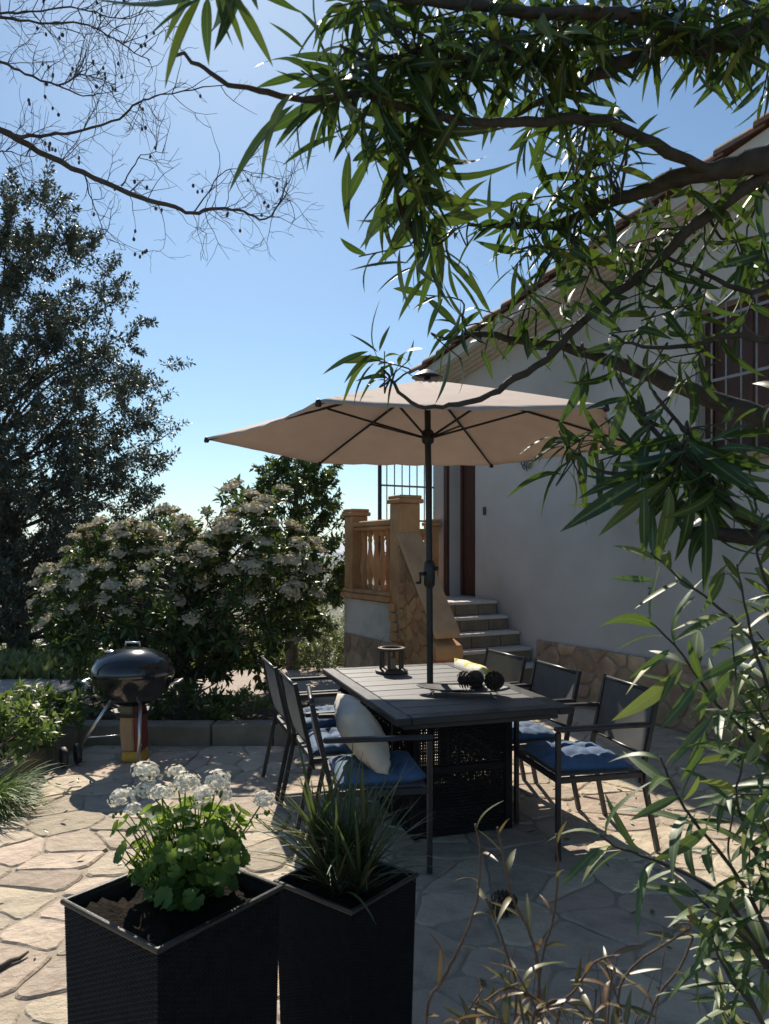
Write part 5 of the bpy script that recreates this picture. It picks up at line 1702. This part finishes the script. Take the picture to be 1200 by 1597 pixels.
D = 14.0
leafy('evergreen_tree', Vector((-7.0, 14.3, ground_z(-7.0, 14.3))), 'tall dense grey green evergreen tree at the left edge behind the barbecue', 'tree',
      [ell(20, 560, D, 150, 250), ell(80, 720, D, 165, 190), ell(40, 860, D, 200, 170), ell(30, 400, D, 95, 110), ell(-90, 640, D, 200, 330), ell(150, 560, D, 80, 90), ell(190, 660, D, 70, 100), ell(130, 460, D, 60, 80), ell(230, 560, D, 35, 30), ell(245, 690, D, 30, 60), ell(60, 350, D, 75, 50), ell(110, 420, D, 55, 60), ell(170, 500, D, 45, 55), ell(205, 610, D, 55, 60), ell(-10, 330, D, 60, 60), ell(200, 770, D, 70, 80), ell(10, 960, D, 230, 110), ell(-10, 780, D, 160, 200), ell(60, 1000, D, 170, 60)],
      1750, 110, .088, OAK, M['oak_leaf'], M['bark'], 41, .25, clump=.5, trunk_to=P(-40, 480, D), shell=.8, limb=.06)
D = 7.6
shrub, tips, r = leafy('flowering_shrub', Vector((-1.95, 7.35, .0)), 'big rounded shrub covered in cream flower clusters behind the kerb', 'shrub',
      [ell(300, 935, D, 180, 115, .9), ell(200, 950, D, 120, 100, .7), ell(390, 915, D, 95, 110, .7), ell(335, 830, D, 60, 50, .4), ell(410, 830, D, 60, 50, .4), ell(140, 960, D, 60, 80, .5), ell(435, 890, D, 30, 65, .4), ell(250, 1010, D, 140, 50, .8), ell(380, 1010, D, 70, 50, .6), ell(190, 865, D, 60, 30, .4)],
      520, 34, .10, BROAD, M['pho_leaf'], M['bark'], 43, .085, clump=.22, trunk_to=P(300, 830, D), zmin=.28, shell=.7)
# flower heads: flat domes of tiny blossoms, one part each
def head_mesh(seed, n=46, R=.085):
    q = random.Random(seed); V = []; F = []
    for _ in range(n):
        a = q.uniform(0, 6.28); rr = R * math.sqrt(q.random())
        c = Vector((rr * math.cos(a), rr * math.sin(a), .035 * (1 - (rr / R) ** 2) + q.uniform(-.008, .008)))
        nrm = (Vector((c.x, c.y, .06)) + Vector((q.uniform(-.05, .05), q.uniform(-.05, .05), 0))).normalized()
        x = nrm.orthogonal().normalized(); y = nrm.cross(x); e = q.uniform(.008, .014)
        b0 = len(V)
        V += [tuple(c + x * e), tuple(c + y * e), tuple(c - x * e), tuple(c - y * e)]
        F.append((b0, b0 + 1, b0 + 2, b0 + 3))
    b0 = len(V)
    for k in range(8):
        V.append((R * .7 * math.cos(k * .7854), R * .7 * math.sin(k * .7854), .004))
    V += [(0, 0, .028), (0, 0, -.03)]
    for k in range(8):
        k2 = (k + 1) % 8
        F += [(b0 + k, b0 + k2, b0 + 8, b0 + 8), (b0 + k2, b0 + k, b0 + 9, b0 + 9)]
    me = bpy.data.meshes.new('flower_head'); me.from_pydata(V, [], [tuple(dict.fromkeys(f)) for f in F]); me.update(); me.materials.append(M['cream'])
    return me
heads = [head_mesh(k) for k in range(4)]
cand = [(t, ax) for t, ax, a in tips if a.y < .35 and a.z > -.25]
r.shuffle(cand)
cand = [c for c in cand if r.random() < (.95 if c[0].z > 1.2 else .5)][:260]
for t, ax in cand:
    nv = (Vector((0, -.15, 1)) + ax * .7).normalized()
    link('flower_head', heads[r.randrange(4)], shrub, t + nv * .02 - shrub.location, nv.to_track_quat('Z', 'Y'), (r.uniform(.95, 1.6),) * 3)

D = 10.0
leafy('dark_tree', Vector((-1.25, 10.0, -.04)), 'slim dark tree rising behind the right side of the flowering shrub', 'tree',
      [ell(465, 800, D, 55, 85), ell(450, 745, D, 35, 38), ell(490, 770, D, 32, 45), ell(470, 900, D, 60, 80), ell(500, 830, D, 25, 40)],
      170, 85, .085, OAK, M['pho_leaf'], M['bark'], 47, .09, clump=.25, trunk_to=P(462, 760, D))
# bushes below the terrace
for i, (u, v, d, ru, rv, lab, leaf) in enumerate((
        (450, 985, 12, 60, 45, 'pale green bush on the slope between shrub and stairs', 'far_leaf'),
        (505, 975, 16, 45, 50, 'loose green bush beyond the terrace, left of the balcony wall', 'far_leaf'),
        (500, 1020, 10.2, 42, 28, 'low yellow green bush at the foot of the stair wall', 'far_leaf'),
        (395, 1015, 11, 60, 40, 'green bush seen low behind the flowering shrub', 'cover_leaf'),
        (90, 1020, 13, 140, 40, 'low bush in the shade behind the barbecue', 'pho_leaf'))):
    c = P(u, v, d)
    leafy('garden_bush', Vector((c.x, c.y, ground_z(c.x, c.y))), lab, 'bush', [ell(u, v, d, ru, rv)], 70, 34, .07, BROAD, M[leaf], M['bark'], 60 + i, .03, clump=.2, group='bushes below the terrace', zmin=-9)
# woods on the slopes below
rw = random.Random(77); items = []
for _ in range(95):
    d = rw.uniform(22, 130); x = rw.uniform(-.62, .15) * d
    zb = ground_z(x, d); hgt = rw.uniform(1.6, 4.2) * (1 if d > 45 else .55); R_ = hgt * rw.uniform(.4, .6)
    for k in range(150):
        a = Vector((rw.gauss(0, 1), rw.gauss(0, 1), rw.gauss(0, 1))).normalized() * rw.random() ** .3
        p = Vector((x + a.x * R_, d + a.y * R_, zb + hgt * .55 + a.z * hgt * .45))
        dv = Vector((rw.gauss(0, 1), rw.gauss(0, 1), rw.gauss(0, 1))).normalized()
        items.append((rw.randrange(3), p, orient(dv, (0, 0, 1)), rw.uniform(.25, .5)))
o = link('woodland', mass(BROAD, items, M['pho_leaf'], 'woodland'), kind='stuff')
tag(o, 'dark woods on the slope far below the terrace', 'woods')

rm = random.Random(78); items = []
for _ in range(15000):
    y = 9.2 + 26 * rm.random() ** 1.6; x = rm.uniform(-.75, .12) * y
    pp = Vector((x, y, 0)) - HO
    if pp.dot(HW) < 1.7 and pp.dot(HD) > -1: continue
    if y < 10.2 and x > -2.6: continue
    dv = Vector((rm.uniform(-.7, .7), rm.uniform(-.7, .7), 1)).normalized()
    items.append((rm.randrange(3), Vector((x, y, ground_z(x, y) - .02)), orient(dv, (rm.uniform(-1, 1), rm.uniform(-1, 1), .3)), rm.uniform(.12, .34)))
o = link('meadow', mass(BROAD, items, M['far_leaf'], 'meadow'), kind='stuff')
tag(o, 'rough yellow green meadow growth beyond the garden', 'meadow')

# ------------------------------------------------------------------ low planting
def mound(name, u, v, d, ru, rv, lab, leaf, n, L, seed):
    c = P(u, v, d)
    return leafy(name, Vector((c.x, c.y, .02)), lab, 'plant', [ell(u, v, d, ru, rv, .25)], n, 16, L, BROAD, M[leaf], M['twig_dry'], seed, .012, clump=.1, group='low plants in the beds', zmin=.03)
mound('leafy_plant', 58, 1122, 5.75, 58, 36, 'low leafy plant with glossy leaves left of the barbecue', 'cover_leaf', 80, .075, 81)
mound('leafy_plant', 20, 1150, 5.2, 45, 40, 'bright green leafy plant at the left edge above the grass clump', 'cover_leaf', 60, .075, 82)
mound('leafy_plant', 290, 1108, 6.5, 55, 28, 'dark green ground cover behind the kerb right of the barbecue', 'pho_leaf', 70, .07, 83)
mound('leafy_plant', 375, 1112, 6.45, 40, 20, 'small green plant at the right end of the kerb bed', 'cover_leaf', 40, .06, 84)
mound('leafy_plant', 165, 1100, 6.7, 60, 35, 'dark leafy plant directly behind the barbecue legs', 'pho_leaf', 60, .07, 85)

def blade_tpl(w, bend, n=8):
    V = []; F = []
    for i in range(n + 1):
        t = i / n; h = w / 2 * (1 - t ** 2.2) * (1 if t > .08 else .6) + .0008
        a = bend * t
        y = math.sin(a) / bend if bend > .01 else t
        z = -(1 - math.cos(a)) / bend if bend > .01 else 0
        V += [(-h, y, z + h * .35), (0, y, z), (h, y, z + h * .35)]
    for i in range(n):
        q = 3 * i; F += [(q, q + 1, q + 4, q + 3), (q + 1, q + 2, q + 5, q + 4)]
    return np.array(V, np.float32), np.array(F, np.int32)
GB = [blade_tpl(.022, b_) for b_ in (.9, 1.5, 2.0, 2.5)]
gc = Vector((-2.47, 4.5, 0))
grs = empty('grass_clump', gc, 'tufted green grass clump at the left edge of the terrace', 'grass')
rg = random.Random(90); items = []
for _ in range(760):
    a = rg.uniform(0, 6.28); q = math.sqrt(rg.random())
    p = gc + Vector((.16 * q * math.cos(a), .16 * q * math.sin(a), .0))
    tl = rg.uniform(.2, 1.5) * q + .1
    dv = Vector((math.cos(a) * tl, math.sin(a) * tl, 1)).normalized()
    items.append((rg.randrange(4), p, orient(dv, Vector((-math.cos(a), -math.sin(a), .5))), rg.uniform(.26, .46)))
link('blades', mass(GB, items, M['grass_leaf'], 'blades', gc), grs, kind='stuff')

# ------------------------------------------------------------------ spiky plant in the smaller planter
sp0 = Vector((c2_.x, c2_.y, PZ2 - .035))
spk = empty('spiky_plant', sp0, 'spiky plant with thin grey green blades in the smaller planter', 'plant')
BT = [blade_tpl(.038, b_) for b_ in (.12, .3, .55, .95)]
rs2 = random.Random(95); items = []
crowns = [(-.05, .02, .05), (.0, .0, .11), (.04, .02, .07), (-.02, -.03, .03), (.03, -.02, .02), (-.07, .03, .14)]
for (x, y, z) in crowns:
    c = sp0 + Vector((x, y, 0)); t_ = c + Vector((x * .35, y * .3, z))
    b = MB(); b.tube([c + Vector((0, 0, -.04)), c.lerp(t_, .5) + Vector((.004, 0, 0)), t_], [.011, .010, .008], 7); b.build('stem', M['twig_dry'], spk, smooth=True)
    for k in range(34):
        a = rs2.uniform(0, 6.28); tl = rs2.uniform(.05, 1.15) ** 1.15
        dv = Vector((math.cos(a) * tl, math.sin(a) * tl, 1 - .25 * tl)).normalized()
        items.append((rs2.randrange(4), t_ + Vector((0, 0, -rs2.uniform(0, .05))), orient(dv, Vector((-math.cos(a), -math.sin(a), .6))), rs2.uniform(.20, .40)))
leaves_as_parts(spk, BT, items, M['blade'], 'leaf', 280)

# ------------------------------------------------------------------ white geranium in the large planter
g0 = Vector((c1_.x + .02, c1_.y + .03, PZ1 - .035))
ger = empty('geranium', g0, 'bushy geranium with white flower heads in the large planter', 'plant')
def round_leaf(seed):
    """kidney shaped scalloped leaf, cupped"""
    q = random.Random(seed); n = 20; V = [(0, 0, 0)]; F = []
    for ring, rr in ((0, .55), (1, 1.0)):
        for k in range(n):
            a = -math.pi/2 + .22 + (2 * math.pi - .44) * k / (n - 1)
            r_ = rr * .5 * (1 + (.07 * math.cos(k * math.pi) if ring else 0)) * q.uniform(.96, 1.04)
            V.append((r_ * math.cos(a), r_ * math.sin(a), .16 * rr * rr * (1 + .25 * math.sin(3 * a)) ))
    F4 = []
    for k in range(n - 1):
        F4.append((1 + k, 1 + n + k, 2 + n + k, 2 + k))
        F4.append((0, 1 + k, 2 + k, 2 + k))
    V = np.array(V, np.float32)
    return V, F4
rg = random.Random(101)
gl = []
for k in range(3):
    V, F4 = round_leaf(k)
    me = bpy.data.meshes.new('leaf'); me.from_pydata([tuple(v) for v in V], [], [tuple(dict.fromkeys(f)) for f in F4]); me.update(); me.materials.append(M['ger_leaf'])
    me.polygons.foreach_set('use_smooth', [True] * len(me.polygons)); gl.append(me)
stems = MB()
for k in range(250):
    a = rg.uniform(0, 6.28); q = rg.random() ** .5; h = rg.random()
    prof = .20 * (.5 + .85 * h - .5 * h * h)
    p = g0 + Vector((prof * q * math.cos(a), prof * q * math.sin(a), .02 + .25 * h * (1 - .25 * q)))
    nv = (Vector((math.cos(a) * q * 1.1, math.sin(a) * q * 1.1, .75)) + Vector((rg.uniform(-.4, .4), rg.uniform(-.4, .4), rg.uniform(-.2, .3)))).normalized()
    rot = nv.to_track_quat('Z', 'Y') @ Quaternion((0, 0, 1), rg.uniform(0, 6.28))
    link('leaf', gl[rg.randrange(3)], ger, p - g0, rot, (rg.uniform(.028, .058),) * 3)
    st_ = g0 + Vector((rg.uniform(-.05, .05), rg.uniform(-.05, .05), -.01))
    stems.tube([st_, st_.lerp(p, .6) + Vector((0, 0, -.01)), p], [.003, .002, .0014], 4, cap=False)
def umbel(seed, n=54):
    q = random.Random(seed); V = []; F = []
    for k in range(n):
        z = 1 - 1.5 * (k + .5) / n; a = k * 2.39996
        nr_ = Vector((math.sqrt(max(0, 1 - z*z)) * math.cos(a), math.sqrt(max(0, 1 - z*z)) * math.sin(a), z))
        nr_ = (nr_ + Vector((q.uniform(-.2, .2), q.uniform(-.2, .2), q.uniform(-.2, .2)))).normalized()
        c = nr_ * .034 * q.uniform(.65, 1.3)
        x = nr_.orthogonal().normalized(); y = nr_.cross(x)
        ph = q.uniform(0, 6)
        for j in range(5):
            t = ph + j * 1.2566
            d1 = x * math.cos(t) + y * math.sin(t); d2 = -x * math.sin(t) + y * math.cos(t)
            b0 = len(V); e = .0098 * q.uniform(.85, 1.15)
            V += [tuple(c), tuple(c + d1 * e * .6 + d2 * e * .55 + nr_ * .002), tuple(c + d1 * e + nr_ * .001), tuple(c + d1 * e * .6 - d2 * e * .55 + nr_ * .002)]
            F.append((b0, b0 + 1, b0 + 2, b0 + 3))
    b0 = len(V); V += [(.018 * x, .018 * y, .018 * z) for x, y, z in ((1,0,0),(-1,0,0),(0,1,0),(0,-1,0),(0,0,1),(0,0,-1))]
    for i_, j_, k_ in ((0,2,4),(2,1,4),(1,3,4),(3,0,4),(2,0,5),(1,2,5),(3,1,5),(0,3,5)): F.append((b0 + i_, b0 + j_, b0 + k_))
    me = bpy.data.meshes.new('flower_head'); me.from_pydata(V, [], F); me.update(); me.materials.append(M['flower'])
    return me
um_ = [umbel(k) for k in range(3)]
for i, (u, v, d, sc) in enumerate(((228, 1205, 1.80, 1.25), (252, 1238, 1.72, 1.0), (290, 1222, 1.78, 1.2), (340, 1218, 1.82, 1.2), (192, 1243, 1.74, 1.1), (318, 1240, 1.72, .9), (412, 1248, 1.8, 1.0), (230, 1232, 1.76, .9), (350, 1240, 1.85, .8), (208, 1262, 1.7, .7), (275, 1205, 1.85, .9))):
    p = P(u, v, d)
    link('flower_head', um_[i % 3], ger, p - g0, (rg.uniform(-.4, .2), rg.uniform(-.4, .4), rg.uniform(0, 6)), (sc * .72, sc * .72, sc * .54))
    st_ = g0 + Vector((rg.uniform(-.04, .04), rg.uniform(-.04, .04), 0))
    mid = st_.lerp(p, .5) + Vector((0, 0, .05 if u < 400 else -.03))
    stems.tube([st_, mid, p], [.003, .0024, .002], 5, cap=False)
    if sc > .9:
        for j in range(4): stems.lathe([(.001, -.006), (.0035, -.002), (.0035, .003), (.001, .006)], p + Vector((rg.uniform(-.02, .02), rg.uniform(-.02, .02), -.03 - rg.uniform(0, .012))), 5)
stems.build('stems', M['ger_leaf'], ger, smooth=True, kind='stuff')

# ------------------------------------------------------------------ litter on the paving
b = MB(); a_, c_ = G(-8, 1520), G(45, 1492)
b.tube([a_ + Vector((0, 0, .012)), a_.lerp(c_, .4) + Vector((0, .012, .016)), a_.lerp(c_, .75) + Vector((0, -.008, .014)), c_ + Vector((0, 0, .02))], [.011, .010, .008, .004], 7)
o = b.build('fallen_stick', M['bark'], smooth=True); tag(o, 'short dark stick lying on the paving at the lower left edge', 'stick')
rl = random.Random(110); items = []
for _ in range(260):
    x, y = rl.uniform(-2.4, 2.2), rl.uniform(2.2, 5.9)
    if not on_terrace(x, y): continue
    if rl.random() > (.9 if x < -1.6 or x > .9 else .3): continue
    a = rl.uniform(0, 6.28)
    items.append((rl.randrange(3), Vector((x, y, .010)), orient(Vector((math.cos(a), math.sin(a), rl.uniform(0, .2))), (0, 0, 1), rl.uniform(-.4, .4)), rl.uniform(.02, .06)))
LIT = [leaf_tpl(.4, -.25, .4, 3), leaf_tpl(.25, -.1, .5, 3), leaf_tpl(.45, .1, -.4, 3)]
o = link('leaf_litter', mass(LIT, items, M['ol_dry'], 'leaf_litter'), kind='stuff'); tag(o, 'dry leaf litter scattered over the paving', 'litter')

# ------------------------------------------------------------------ air between here and the far hills
hz = MB().box((0, 0, 15), (25000, 25000, 160))
hm, n, l = new_mat('haze')
out = n.new('ShaderNodeOutputMaterial'); pv = n.new('ShaderNodeVolumePrincipled')
pv.inputs['Color'].default_value = (.80, .88, 1.0, 1)
pv.inputs['Density'].default_value = 1.6e-4
pv.inputs['Anisotropy'].default_value = .2
l.new(pv.outputs[0], out.inputs['Volume'])
o = hz.build('haze', hm, local=True); o['kind'] = 'stuff'
